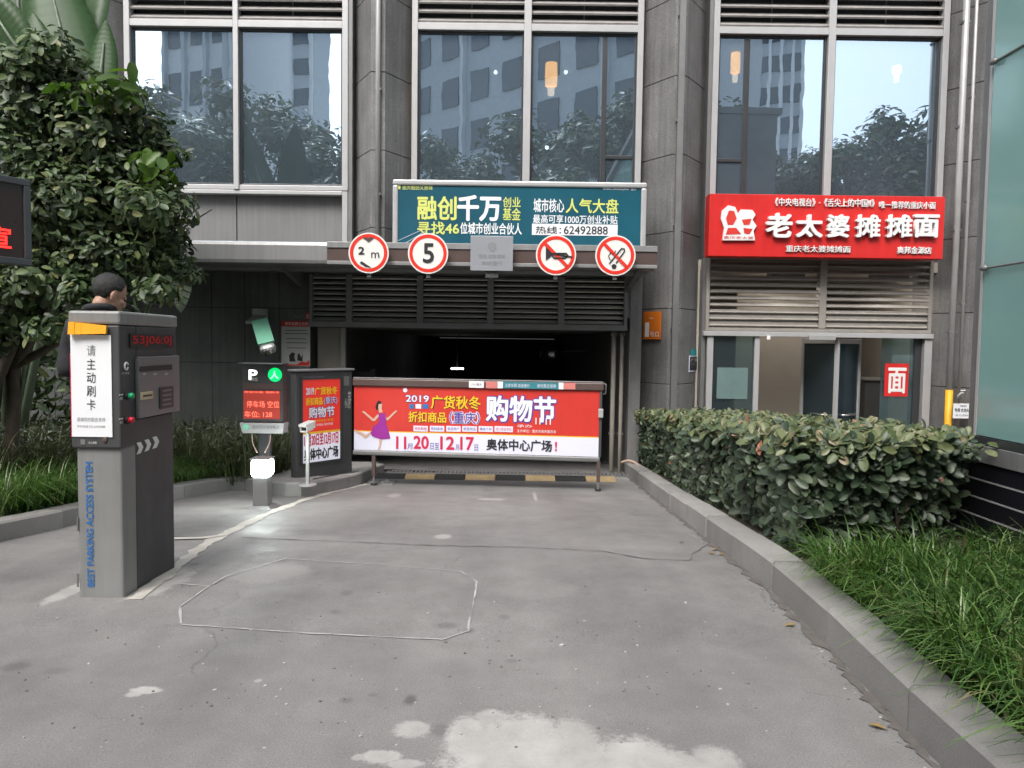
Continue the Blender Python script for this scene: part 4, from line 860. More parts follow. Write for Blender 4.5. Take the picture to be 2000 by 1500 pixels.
build('lid', MB().box(kx0-.016, kx1+.014, ky0-.026, ky1+.028, kz-.068, kz), M['kiosk_light'], ko, bevel=.012)
sp_ = Pl((kx1+.009, 4, 0), (0, 1)); fp_ = Pl((0, ky0-.021, 0), (1, 0))
def Kq(name, pl_, box, off, th, mat, bevel=0): return build(name, quadpx(MB(), pl_, *box, off, th), mat, ko, bevel=bevel)
pa = sp_.uv(264, 757); pb_ = sp_.uv(344, 750)
build('reader_plate', MB().box(kx1+.0085, kx1+.03, sp_.hit(264, 757).y, sp_.hit(344, 750).y, .893, sp_.hit(264, 697).z), M['kiosk_panel'], ko, bevel=.004)
s2 = Pl((kx1+.0305, 4, 0), (0, 1))
Kq('display', sp_, (252,653,337,679), .001, .006, M['ink'])
text('53J06:0J', sp_, (258,656,333,676), M['led_red_dim'], ko, .009, bold=.01, name='display_digits')
Kq('card_slot', s2, (272,714,335,724), .001, .003, M['ink'])
for x in (276, 297, 319): text('卡', s2, (x,728,x+9,733), M['white'], ko, .003); text('Card', s2, (x-1,735,x+9,739), M['grey_ink'], ko, .003)
Kq('ticket_mouth', s2, (273,765,296,780), .001, .008, pm('cream_plastic', (.55,.47,.3), .5), .003); Kq('ticket_slot', s2, (276,771,293,774), .0105, .002, M['ink'])
Kq('speaker_grille', s2, (311,755,337,797), .001, .005, M['frame_dark']); 
for i in range(4): Kq('grille_mark', s2, (315,761+9*i,332,764+9*i), .0065, .002, M['kiosk_panel'])
for nm, y, m in (('green_knob', 773, 'green_btn'), ('red_knob', 820, 'red_btn')):
    c = sp_.hit(247, y); ax = Vector((1, 0, 0)); build(nm+'_collar', MB().lathe(c, [(.02, 0), (.02, .012), (.016, .014)], 20, ax), M['ink'], ko, smooth=False); build(nm, MB().lathe(c, [(.015, .014), (.0155, .03), (.012, .037)], 20, ax), M[m], ko, smooth=True)
    text('按钮', sp_, (233,y+2,239,y+8), M['white'], ko, .002); Kq('label_line', sp_, (232,y-3,240,y-1), .001, .001, M['white'])
c = sp_.hit(245, 715); mbk = MB(); mbk.tube([c+Vector((.004, .016*math.cos(t), .018*math.sin(t))) for t in np.linspace(.3, 6.0, 14)], .005, 6); build('keyhole_ring', mbk, M['white'], ko, smooth=True); text('开门按钮', sp_, (237,727,252,731), M['white'], ko, .002)
for px, py in ((268,703), (340,703), (268,810), (340,801)): build('screw', MB().lathe(s2.hit(px, py), [(.004, 0), (.004, .0015), (.002, .002)], 10, (1, 0, 0)), M['chrome'], ko)
for py in (1010, 1120): build('hinge', quadpx(MB(), Pl((0, ky0, 0), (1, 0)), 151.5, py, 154, py+26, .001, .006), M['steel'], ko)
ch = MB()
for k in range(3):
    x = 266+15.5*k; y = 874-5.5*k
    polypx(ch, Pl((kx1-.0055, 4, 0), (0, 1)), [(x,y-9),(x+8,y-11),(x+13,y-1),(x+8,y+11),(x,y+14),(x+5,y+1)], .001, .002)
build('chevrons', ch, M['sign_white'], ko)
Kq('sheet', fp_, (140,654,219,853), .002, .003, M['white_sheet'])
for i, c_ in enumerate('请主动刷卡'): text(c_, fp_, (171, 674+26.4*i, 188, 695+26.4*i), M['ink'] if i else M['grey_ink'], ko, .007, bold=.0)
text('感谢您的配合支持', fp_, (152,815,207,823), M['grey_ink'], ko, .007); text('停车热线 023-62492888', fp_, (152,830,207,835), M['grey_ink'], ko, .007)
Kq('magenta_edge', fp_, (139,690,140.2,853), .002, .004, M['crimson'])
a = fp_.pt(140, 641, .016); b = fp_.pt(213, 644, .016); rl = MB(); [rl.hexa(a.lerp(b, (i+.5)/6)+Vector((0, -.004+.002*math.sin(i), 0)), ((b-a).x/12*.999, 0, (b-a).z/12), (0, .012-.001*i, 0), (0, .004, .031-.002*i)) for i in range(6)]; build('orange_strip', rl, M['orange_sheet'], ko)
Kq('front_badge', fp_, (158,858,167,868), .001, .002, M['kiosk_panel']); text('小心台阶', fp_, (173,862,190,867), M['white'], ko, .003)
for px in (205,): c = fp_.hit(px, 859); build('lock', MB().lathe(c, [(.013, 0), (.013, .006), (.008, .008)], 16, (0, -1, 0)), M['brown'], ko)
text('BEST PARKING ACCESS SYSTEM', Pl((0, ky0-.001, 0), (1, 0)), (169,902,183,1146), M['blue_ink'], ko, .002, bold=.02, rot=1)

# ------------------------------------------------------------------ display post, lamp, cabinet, reader, gate
Yp = 7.35; dpl = Pl((0, Yp, 0), (1, 0)); c = dpl.hit(514, 900); zg = g(Yp)+.1
po = thing('parking_display', (c.x, Yp, zg), 'parking display with a white P and green light on a dark post', 'display')
build('post', MB().box(c.x-.055, c.x+.055, Yp+.02, Yp+.1, zg-.02, dpl.hit(514, 840).z), M['frame_dark'], po, bevel=.006)
a0 = dpl.uv(473, 780)[0]; a1 = dpl.uv(553, 780)[0]; zt = dpl.uv(513, 712)[1]; zm = dpl.uv(513, 825)[1]; zl = dpl.uv(513, 846)[1]
build('case', MB().box(a0, a1, Yp, Yp+.13, zm-.002, zt), M['kiosk_dark'], po, bevel=.008)
build('hood', MB().box(a0-.015, a1+.015, Yp-.09, Yp+.13, zt+.002, zt+.014), M['kiosk_dark'], po, bevel=.003)
build('base_tray', MB().extrude([(a0-.02, Yp-.03, zm-.004), (a1+.02, Yp-.03, zm-.004), (a1+.005, Yp-.03, zl), (a0+.005, Yp-.03, zl)][::-1], (0, .16, 0)), M['frame'], po, bevel=.008)
text('P', dpl, (486,722,503,742), emat('lit_white_letter', (1, 1, 1), .8), po, .004, bold=.03); text('余位', dpl, (491,737,504,744), M['sign_white'], po, .006)
c = dpl.hit(537, 732); build('green_light', MB().lathe(c, [(.07, 0), (.066, .008), (.02, .012)], 24, (0, -1, 0)), M['led_green'], po); text('人', dpl, (529,724,545,740), M['led_green_core'], po, .014, bold=.03)
build('screen', quadpx(MB(), dpl, 476, 763, 547, 818, .001, .004), M['led_lit'], po); build('screen_strip', quadpx(MB(), dpl, 476, 749, 550, 760, .001, .004), M['brown'], po)
text('欢迎光临 请刷卡', dpl, (477,764,546,768), M['led_text'], po, .007); text('停车场 空位', dpl, (482,783,546,796), M['led_text'], po, .007); text('车位: 128', dpl, (478,803,532,815), M['led_text'], po, .007)
tp2 = Pl((0, Yp-.031, 0), (1, 0)); text('重庆停车管理系统', tp2, (493,831,546,838), M['grey_ink'], po, .003); c = tp2.hit(480, 834); build('green_badge', MB().lathe(c, [(.032, 0), (.03, .004)], 20, (0, -1, 0)), M['mint'], po)
wb = [at(492, 846, Yp), at(494, 866, Yp-.1), at(502, 884, Yp-.2)]; wc = [at(529, 846, Yp), at(526, 866, Yp-.1), at(517, 884, Yp-.2)]
for w_ in (wb, wc): build('cable', MB().tube(spline([Vector(q) for q in w_], 5), .006, 6), M['cable'], po, smooth=True)

Pb = gnd(513, 992); lo = thing('bollard_lamp', Pb, 'short dark bollard lamp with a glowing white head on the pavement', 'lamp')
zt = at(513, 893, Pb.y).z; x, y, z = Pb
build('base_plate', MB().add([(x-.13, y-.13, z), (x+.13, y-.13, z), (x+.13, y+.13, z), (x-.13, y+.13, z), (x-.075, y-.075, z+.035), (x+.075, y-.075, z+.035), (x+.075, y+.075, z+.035), (x-.075, y+.075, z+.035)], [(3,2,1,0), (4,5,6,7), (0,1,5,4), (1,2,6,5), (2,3,7,6), (3,0,4,7)]), M['steel'], lo, bevel=.005)
hz = at(513, 930, Pb.y).z
build('column', MB().box(x-.068, x+.068, y-.068, y+.068, z+.034, hz), M['kiosk_panel'], lo, bevel=.005)
build('lamp_head', MB().box(x-.085, x+.085, y-.085, y+.085, hz+.001, zt-.014), M['lamp_white'], lo, bevel=.03)
build('cap', MB().box(x-.088, x+.088, y-.088, y+.088, zt-.013, zt), M['steel'], lo, bevel=.004)

# advert cabinet of the barrier
Q0 = Vector((-2.43, 8.2, 0)); ud = Vector((.62, .78, 0)).normalized(); nd_ = Vector((ud.y, -ud.x, 0)); Lc = .84; ad = Pl(Q0, (ud.x, ud.y)); zg = g(8.6)+.125
zt = ad.hit(574, 727).z
ac = thing('advert_cabinet', Q0+ud*Lc/2+Vector((0, 0, zg)), 'dark barrier cabinet with a lit red and white poster on its face', 'cabinet')
def hx(s0, s1, n0, n1, z0, z1, mb): 
    mb.hexa(Q0+ud*((s0+s1)/2)+nd_*((n0+n1)/2)+Vector((0, 0, (z0+z1)/2)), ud*((s1-s0)/2), nd_*((n1-n0)/2), (0, 0, (z1-z0)/2)); return mb
build('body', hx(.045, Lc, -.1, 0, zg-.05, zt, MB()), M['kiosk_dark'], ac, bevel=.012)
build('lid', hx(.02, Lc+.02, -.13, .03, zt+.002, zt+.03, MB()), M['steel'], ac, bevel=.012)
s0, s1 = ad.uv(590, 810)[0], ad.uv(663, 810)[0]; zt_, zb_2 = ad.hit(627, 741).z, ad.hit(627, 900).z; zm_ = zb_2+(zt_-zb_2)*.37
build('poster_red', hx(s0, s1, .001, .012, zm_, zt_, MB()), pm('backlit_red_print', (.6,.03,.02), .5, var=.08, emit=.16), ac); build('poster_white', hx(s0, s1, .001, .012, zb_2, zm_-.026, MB()), pm('backlit_white_print', (.72,.72,.82), .5, var=.03, emit=.14), ac); build('poster_stripe', hx(s0, s1, .001, .012, zm_-.0255, zm_-.0005, MB()), M['yellow'], ac)
fr = MB(); hx(s0-.025, s0-.001, .001, .018, zb_2-.025, zt_+.025, fr); hx(s1+.001, s1+.025, .001, .018, zb_2-.025, zt_+.025, fr); hx(s0, s1, .001, .018, zt_+.001, zt_+.025, fr); hx(s0, s1, .001, .018, zb_2-.025, zb_2-.001, fr); build('poster_frame', fr, M['frame_dark'], ac)
text('2019', ad, (596,757,612,771), M['lilac'], ac, .015, bold=.03); text('广货秋冬', ad, (613,755,658,771), M['yellow'], ac, .015, bold=.03); text('折扣商品', ad, (596,776,629,791), M['yellow'], ac, .015, bold=.03); text('(重庆)', ad, (631,774,657,790), M['purple'], ac, .014, bold=.05); text('(重庆)', ad, (631,774,657,790), M['lilac'], ac, .0165, bold=.0)
text('购物节', ad, (602,793,652,816), M['purple'], ac, .014, bold=.06); text('购物节', ad, (602,794,652,815), M['white_sheet'], ac, .0165, bold=.02)
text('全场低至1折起', ad, (612,818,650,823), M['yellow'], ac, .015); text('广货精品 限时特惠', ad, (612,826,649,831), M['white_sheet'], ac, .015)
text('11月20日至12月17日', ad, (593,846,660,869), M['crimson'], ac, .015, bold=.02); text('奥体中心广场', ad, (593,873,660,896), M['ink'], ac, .015, bold=.03); text('广告招商热线 62492888', ad, (590,734,632,740), M['grey_ink'], ac, .003)
build('grey_label', hx(Lc-.13, Lc-.05, .001, .004, ad.hit(678, 753).z, ad.hit(678, 735).z, MB()), M['kiosk_panel'], ac); text('小心', ad, (673,778,679,796), M['sign_white'], ac, .003); text('落杆', ad, (680,764,685,798), M['sign_white'], ac, .003)

# ticket reader on a thin post
p = gnd(601, 948, .125); ro_ = thing('plate_reader', p, 'small white hooded camera on a thin grey post before the cabinet', 'camera')
zt = at(601, 845, p.y).z; build('post', MB().box(p.x-.017, p.x+.017, p.y-.017, p.y+.017, p.z, zt), M['pipe'], ro_, bevel=.004)
build('foot', MB().lathe(p, [(.09, 0), (.09, .012), (.06, .02)], 20), M['pipe'], ro_)
hc = at(598, 834, p.y); d = Vector((-.45, -1, -.22)).normalized(); s_ = d.cross(Vector((0,0,1))).normalized(); uu = s_.cross(d)
k_ = .62
build('hood', MB().hexa(hc+uu*.045*k_-d*.02, d*.13*k_, s_*.075*k_, uu*.022*k_).hexa(hc+s_*.067*k_-d*.02, d*.11*k_, s_*.008*k_, uu*.05*k_).hexa(hc-s_*.067*k_-d*.02, d*.11*k_, s_*.008*k_, uu*.05*k_), M['sign_white'], ro_, bevel=.006)
build('camera_body', MB().hexa(hc-d*.02, d*.09*k_, s_*.055*k_, uu*.038*k_), M['ink'], ro_, bevel=.004)
build('chin', MB().hexa(hc-uu*.055*k_, d*.09*k_, s_*.07*k_, uu*.012*k_), M['sign_white'], ro_, bevel=.004)
p = gnd(603, 950, .0); tag(build('concrete_footing', MB().lathe((p.x, p.y, g(p.y)-.02), [(.17, 0), (.16, .13), (.13, .155)], 22), M['conc'], loc=p), 'low round concrete footing at the kerb below the small post camera', 'footing')

# barrier gate with its banner
E0 = Vector((-1.87, 8.75, 0)); E1 = Vector((1.02, 8.43, 0)); gu = (E1-E0).normalized(); gp = Pl(E0, (gu.x, gu.y)); gn = gp.n
go_ = thing('barrier_gate', E0.lerp(E1, .5)+Vector((0, 0, g(8.6))), 'closed barrier gate carrying a long red shopping festival banner', 'gate')
def gx(a0, a1, z0, z1, n0, n1, mb=None):
    mb = mb or MB(); return mb.hexa(gp.P((a0+a1)/2, 0)+gn*((n0+n1)/2)+Vector((0, 0, (z0+z1)/2)), gu*((a1-a0)/2), (0, 0, (z1-z0)/2), gn*((n1-n0)/2))
def band(px0, py0, px1, py1, n0, n1):
    q0 = gp.uv(px0, py0); q1 = gp.uv(px1, py1); return q0[0], q1[0], q1[1], q0[1]
zt = gp.uv(930, 743)[1]; aL = gp.uv(690, 750)[0]; aR = gp.uv(1180, 750)[0]; zr = gp.uv(930, 758)[1]
build('top_boom', gx(aL, aR, zr, zt, -.035, .035), M['brown'], go_, bevel=.012); build('boom_edge', gx(aL+.01, aR-.01, zt+.001, zt+.012, -.036, .036), M['steel'], go_, bevel=.004)
zbt = gp.uv(930, 890)[1]; build('bottom_rail', gx(aL, aR-.03, zbt-.03, zbt+.028, -.03, .03), M['steel'], go_, bevel=.014)
b0_, b1_ = gp.uv(692, 820)[0], gp.uv(1170, 820)[0]
build('end_post', gx(b1_+.002, b1_+.03, zbt+.03, zr-.002, -.02, .02), M['kiosk_dark'], go_)
zw = zbt+.035+(zr-zbt)*.27
build('banner_red', gx(b0_, b1_, zw+.012, zr-.004, .0, .008), M['red_print'], go_); build('banner_stripe', gx(b0_, b1_, zw, zw+.0115, .0, .008), M['yellow'], go_); build('banner_white', gx(b0_, b1_, zbt+.03, zw-.0005, .0, .008), M['lilac'], go_)
B = lambda s, box, m, b=.0, off=.012, **k: text(s, gp, box, M[m], go_, off, bold=b, **k)
B('2019', (792,771,839,786), 'purple', .07, .010); B('2019', (793,772,838,785), 'white_sheet', .02, .013)
for x0, x1 in ((800,809),(812,823),(826,837)): build('print', quadpx(MB(), gp, x0, 789, x1, 798, .010, .002), M['blue_ink'] if x0 != 812 else M['lilac'], go_)
B('广货秋冬', (842,773,939,800), 'ink', .05, .010); B('广货秋冬', (842,773,939,799), 'yellow', .02, .013); B('折扣商品', (798,804,872,826), 'ink', .05, .010); B('折扣商品', (798,804,872,825), 'yellow', .02, .013)
B('（重庆）', (877,803,938,829), 'lilac', .06, .010); B('（重庆）', (878,804,937,828), 'purple', .01, .013)
B('购物节', (948,771,1088,827), 'purple', .06, .010); B('购物节', (949,773,1086,824), 'white_sheet', .025, .014)
B('11·11', (1046,816,1076,829), 'white_sheet', .02, .0155)
for i, (x0, x1) in enumerate(((808,836),(840,868),(872,900),(903,932),(935,963),(966,1002))):
    y = 831.5+.006*(x0-808); build('print_pill', quadpx(MB(), gp, x0, y, x1, y+11, .010, .002), M['lilac'], go_); B(('服装鞋帽','数码家电','食品特产','家居用品','美妆个护','进口商品专区')[i], (x0+2.5, y+2.5, x1-2.5, y+8.5), 'crimson' if i in (0, 5) else 'purple', 0, .0135)
B('主办单位：重庆市商务委员会', (1010,839,1086,845), 'white_sheet'); B('承办', (1010,829,1040,835), 'white_sheet')
B('11', (774,852,794,877), 'crimson', .03); B('月', (796,866,806,877), 'purple'); B('20', (808,851,838,877), 'crimson', .03); B('日至', (841,865,858,878), 'purple'); B('12', (860,852,888,878), 'crimson', .03); B('月', (890,868,897,879), 'purple'); B('17', (899,853,926,879), 'crimson', .03); B('日', (927,868,934,880), 'purple')
B('奥体中心广场', (950,858,1078,881), 'ink', .025); B('!', (1084,862,1088,881), 'crimson', .05)
def bp(name, pts, m, off): build(name, polypx(MB(), gp, pts, off, .0015), M[m], go_)
bp('print_arm', [(708,804),(711,802),(730,818),(738,809),(742,811),(733,822),(728,822)], 'skin_ink', .011); bp('print_arm', [(750,806),(756,817),(774,801),(776,803),(758,821),(753,820),(746,810)], 'skin_ink', .011)
bp('print_leg', [(727,846),(714,856),(694,842),(692,838),(705,843),(716,849),(724,842)], 'skin_ink', .011); bp('print_leg', [(741,856),(748,856),(744,872),(741,880),(738,880),(741,868)], 'skin_ink', .011)
bp('print_dress', [(740,805),(745,809),(752,806),(755,818),(754,827),(760,843),(763,856),(745,858),(728,852),(724,846),(731,832),(741,825)], 'dress', .0128)
bp('print_face', [(738,786),(743,784),(747,789),(746,797),(748,805),(741,806),(740,798)], 'skin_ink', .0122); bp('print_hair', [(736,788),(739,783),(744,783),(746,788),(740,789),(739,798),(736,801),(734,795)], 'hair', .0138)
c = gp.hit(792, 762); build('badge', MB().lathe(c, [(.026, .009), (.026, .013)], 20, gn), M['lilac'], go_)
bs = gx(0, 0, 0, 0, 0, 0)
def sticker(x0, x1, y0, y1, m, off=.036): build('sticker', quadpx(MB(), gp, x0, y0, x1, y1, off, .002), M[m], go_)
sticker(917,946,744,757,'white_sheet'); B('小心碰头', (921,748,942,753), 'ink', 0, .0395)
P_ = pm('pink_tape', (.62,.2,.18), .5); M['pink'] = P_; M['tealtape'] = pm('teal_tape', (.03,.2,.24), .5)
sticker(950,972,745,758,'pink'); sticker(972.5,983,745,758,'white_sheet'); sticker(983.5,1091,746,759,'tealtape'); sticker(1091.5,1101,747,760,'white_sheet'); sticker(1101.5,1124,747,760,'pink')
B('注意车辆 减速慢行', (987,749,1035,756), 'lilac', 0, .0395); B('请勿靠近道闸', (1049,750,1086,757), 'lilac', 0, .0395)
for px, nm in ((1168, 962), (724, 950)):
    q = gnd(px, nm); a = (q-E0).dot(gu); build('leg', gx(a-.022, a+.022, g(q.y)+.1, zbt-.031, -.022, .022), M['brown'], go_, bevel=.004); build('leg_foot', gx(a-.012, a+.012, g(q.y)+.012, g(q.y)+.1, -.012, .012), M['steel'], go_); build('foot_pad', gx(a-.035, a+.035, g(q.y)+.002, g(q.y)+.0118, -.035, .035), M['rubber'], go_)
build('latch', gx(b1_-.01, b1_+.045, gp.uv(1172, 815)[1], gp.uv(1172, 798)[1], .021, .05), M['frame'], go_, bevel=.004)
build('hook', MB().tube([gp.P(aR, zt-.01), gp.P(aR+.02, zt-.02), gp.P(aR+.02, zt-.12), gp.P(aR-.01, zt-.13)], .01, 8), M['steel'], go_, smooth=True)
# cables and a rag on the island
cb1 = [gnd(612, 937, .14), gnd(660, 928, .14), gnd(705, 922, .13), gnd(760, 918, .03), gnd(850, 922, .02)]
tag(build('black_cable', MB().tube(spline(cb1, 6), .014, 6), M['rubber'], smooth=True), 'black cable lying from the island to under the barrier gate', 'cable')
q = gnd(745, 944, .0); rg = MB(); n = 12; q.z = g(q.y)
rv = [(q.x+(i/n-.5)*.34, q.y+(j/n-.5)*.3, q.z+.012+.055*max(0, math.sin(i*.9+j*.5)*math.cos(j*.8-i*.3))*math.sin(math.pi*i/n)*math.sin(math.pi*j/n)+.002) for j in range(n+1) for i in range(n+1)]
rg.add(rv, [(j*(n+1)+i, j*(n+1)+i+1, (j+1)*(n+1)+i+1, (j+1)*(n+1)+i) for j in range(n) for i in range(n)]); ro = build('rag', rg, M['panel'], smooth=True); so_ = ro.modifiers.new('thick', 'SOLIDIFY'); so_.thickness = .006; tag(ro, 'crumpled grey rag on the ground under the left end of the banner', 'rag')
cq = [gnd(1214, 903, .17), gnd(1228, 900, .2), gnd(1240, 904, .18), gnd(1250, 912, .14)]
tag(build('loose_hose', MB().tube(spline(cq, 6), .02, 8), M['cable'], smooth=True), 'short pale pipe end lying on the kerb beside the granite pier', 'hose')

# red LED board at the left edge
r0 = at(62, 440, 4.0); lu = Vector((.48, .87, 0)).normalized(); lp = Pl((r0.x, r0.y, 0), (lu.x, lu.y)); zt, zb = lp.hit(61, 352).z, lp.hit(61, 519).z; Lb = .95
lo_ = thing('led_board', (lp.P(-Lb*.6, 0).x, lp.P(-Lb*.6, 0).y, 0), 'dark framed red lettered LED board cut off by the left edge', 'display')
def lx(a0, a1, z0, z1, n0, n1, mb): return mb.hexa(lp.P((a0+a1)/2, 0)+lp.n*((n0+n1)/2)+Vector((0, 0, (z0+z1)/2)), lp.u*((a1-a0)/2), (0, 0, (z1-z0)/2), lp.n*((n1-n0)/2))
ff = MB(); w = .035; lx(-Lb, 0, zt-w, zt, -.1, 0, ff); lx(-Lb, 0, zb, zb+w, -.1, 0, ff); lx(-w, 0, zb+w, zt-w, -.1, 0, ff); lx(-Lb, -Lb+w, zb+w, zt-w, -.1, 0, ff); build('board_frame', ff, pm('blue_grey_frame', (.085,.09,.1), .45, .3), lo_, bevel=.004)
build('led_panel', lx(-Lb+w, -w, zb+w, zt-w, -.09, -.012, MB()), M['led_panel'], lo_)
text('宣', lp, (-22,441,24,483), M['led_red'], lo_, -.009, bold=.01); text('欢迎', lp, (-160,438,-30,488), M['led_red'], lo_, -.009, bold=.01)
build('post', lx(-Lb*.62, -Lb*.55, -.02, zt-.05, -.2, -.101, MB()), M['steel'], lo_, bevel=.004)

# ------------------------------------------------------------------ plants
def unit(v): return v/np.maximum(np.linalg.norm(v, axis=-1, keepdims=True), 1e-9)
def leaves(P, N, L, wr=.45, up=None, fold=.18, curl=.2):
    """obovate leaves as 2x3 folded quads: P base points, N facing normals, L lengths"""
    n = len(P); D = rng.normal(size=(n, 3)) if up is None else up+rng.normal(size=(n, 3))*.5
    D = unit(D-N*(D*N).sum(1, keepdims=True)); Sd = np.cross(D, N); L = L[:, None]
    st = [(0, .05), (.3, .38), (.66, .5), (.9, .34), (1, .1)]
    V = np.empty((n, 15, 3))
    for i, (t, w) in enumerate(st):
        c = P+D*L*t-N*L*curl*t*t
        V[:, i*3] = c-Sd*L*w*wr*2*.5+N*L*fold*w; V[:, i*3+1] = c; V[:, i*3+2] = c+Sd*L*w*wr*2*.5+N*L*fold*w
    q = np.array([(i*3+j, i*3+j+1, i*3+j+4, i*3+j+3) for i in range(4) for j in range(2)])
    return V.reshape(-1, 3), (q[None]+np.arange(n)[:, None, None]*15).reshape(-1, 4)
def blades(P, H, lean, w=.006, seg=4, droop=1.0):
    n = len(P); az = rng.uniform(0, 2*np.pi, n); d = np.stack([np.cos(az), np.sin(az), 0*az], 1)+lean; d = unit(d)
    out = rng.uniform(.35, 1.15, n)*droop; s = np.stack([-d[:, 1], d[:, 0], 0*az], 1); V = np.empty((n, (seg+1)*2, 3))
    for i in range(seg+1):
        t = i/seg; c = P+d*(H*out*(t**1.6)*.85)[:, None]+np.array([0, 0, 1])*(H*(t-.62*out*t*t*t))[:, None]
        ww = w*(1-t*.85); V[:, 2*i] = c-s*ww; V[:, 2*i+1] = c+s*ww
    q = np.array([(2*i, 2*i+1, 2*i+3, 2*i+2) for i in range(seg)])
    return V.reshape(-1, 3), (q[None]+np.arange(n)[:, None, None]*(2*(seg+1))).reshape(-1, 4)
gv = np.vectorize(g)
def inpoly(x, y, poly):
    c = np.zeros(len(x), bool); j = len(poly)-1
    for i in range(len(poly)):
        xi, yi = poly[i]; xj_, yj = poly[j]
        c ^= ((yi > y) != (yj > y)) & (x < (xj_-xi)*(y-yi)/(yj-yi+1e-12)+xi); j = i
    return c
def scatter(poly, n):
    p = np.array(poly); lo, hi = p.min(0), p.max(0); out = []
    while sum(map(len, out)) < n:
        q = rng.uniform(lo, hi, (n*2, 2)); out.append(q[inpoly(q[:, 0], q[:, 1], poly)])
    return np.concatenate(out)[:n]

# hedge: a clipped block of leafy shoots between the kerb and the shop
bR = [Vector((p.x, p.y, 0)) for p in backR]          # near to far
far = [p for p in bR if 4.2 < p.y < 10.6]
front = [(p.x-.06, p.y) for p in far]; back = [(min(p.x+1.05+.0*(p.y), 2.93) if p.y < 5.3 else p.x+1.3, p.y) for p in far]
fr_y = np.array([p[1] for p in front]); fr_x = np.array([p[0] for p in front]); fx = lambda y: np.interp(y, fr_y, fr_x)
HY0, HY1 = 4.22, 10.55
def hedge_x1(y): return np.where(y < 4.5, 2.5, np.where(y < 5.12, 2.93, fx(y)+1.35+.25*(10-y)/5))
htop = lambda y: Z_(1240, 806, 10.2)+(Z_(1870, 850, 4.8)-Z_(1240, 806, 10.2))*(10.2-y)/5.4
def hedge_pts(n, kind):
    if kind == 'front':
        y = HY1-(HY1-HY0)*rng.uniform(0, 1, n)**.8; t = rng.uniform(0, 1, n); zb = gv(y)+.1; zt = htop(y)
        bulge = .13*np.sin(y*5.1)+.07*np.sin(y*11+t*4)+.06*np.sin(t*9+y*3); x = fx(y)+.05+(1-t)*.12*(1-.4*np.sin(y*2))-bulge*.55*t+rng.exponential(.05, n); z = zb+(zt-zb)*(t*.97+.03)
        N = np.stack([-np.ones(n), -.55*np.ones(n), .25+.5*t], 1)
    elif kind == 'top':
        y = rng.uniform(HY0, HY1, n); t = rng.uniform(0, 1, n); x = fx(y)+.14+t*(hedge_x1(y)-fx(y)-.14); z = htop(y)+.035*np.sin(x*7+y*5)+.02*np.sin(x*17)-rng.exponential(.03, n)
        N = np.stack([0*x-.1, 0*x-.35, 0*x+1], 1)
    else:
        x = rng.uniform(1.75, 2.9, n); t = rng.uniform(0, 1, n); y0 = 4.22+.5*np.clip((x-2.2)/.6, 0, 1)+.05*np.sin(x*9); zt = htop(y0); zb = gv(y0)+.1; k = np.clip((x-fx(y0))/.2, 0, 1)
        y = y0-.10*t+.16*(1-t)+rng.exponential(.05, n); z = zb+(zt-zb)*t; x = np.maximum(x, fx(y0)+.05)
        N = np.stack([-.35+0*x, -1+0*x, .3+.5*t], 1)
    return np.stack([x, y, z], 1), unit(N+rng.normal(size=(n, 3))*.45)
parts = []; mis = []
off = 0; VV = []; FF = []
for kind, n, size in (('front', 7500, .082), ('top', 7500, .07), ('end', 3800, .076), ('front', 7000, .07)):
    P, N = hedge_pts(n, kind); L = size*rng.uniform(.5, 1.4, n)*(1-.02*(P[:, 1]-5)); V, F = leaves(P, N, L, .52, up=np.array([0, -.1, .5 if kind != 'top' else .1]), fold=.22, curl=.12)
    hh = (P[:, 2]-gv(P[:, 1]))/(htop(P[:, 1])-gv(P[:, 1])); r = rng.uniform(0, 1, n); young = (hh > .9) & (r < .72)
    dead = (~young) & (r > .998); mi = np.repeat(np.where(young, 1, np.where(dead, 2, 0)), 8)
    VV.append(V); FF.append(F+off); mis.append(mi); off += len(V)
hd = thing('hedge', (2.2, 7.4, g(7.4)+.12), 'clipped broad leaved hedge with pale young tops behind the right kerb', 'hedge')
npmesh('foliage', np.concatenate(VV), np.concatenate(FF), [leaf_green, leaf_young, leaf_dead], hd, mi=np.concatenate(mis))
tw = MB()
for _ in range(260):
    y = random.uniform(HY0+.1, HY1-.1); x = float(fx(y))+.3+random.random()*(float(hedge_x1(y))-float(fx(y))-.4); z0 = g(y)+.1; zt = float(htop(y))-.05
    p0 = Vector((x, y, z0)); p2 = Vector((x+random.uniform(-.25, .2), y+random.uniform(-.2, .2), zt)); tw.tube([p0, p0.lerp(p2, .5)+Vector((random.uniform(-.05,.05), random.uniform(-.05,.05), 0)), p2], [.013, .009, .004], 5)
build('twigs', tw, M['bark'], hd, smooth=True)
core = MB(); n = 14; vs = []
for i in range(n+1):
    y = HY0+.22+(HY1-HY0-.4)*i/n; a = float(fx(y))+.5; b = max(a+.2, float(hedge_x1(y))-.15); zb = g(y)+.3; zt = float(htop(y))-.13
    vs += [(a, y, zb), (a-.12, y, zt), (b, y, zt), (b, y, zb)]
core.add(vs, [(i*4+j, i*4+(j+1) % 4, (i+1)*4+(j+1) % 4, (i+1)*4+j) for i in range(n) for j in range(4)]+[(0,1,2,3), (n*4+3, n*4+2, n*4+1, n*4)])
build('inner_foliage', core, leafmat('inner_leaf', [(0,(.012,.018,.009)), (1,(.014,.02,.01))]), hd)

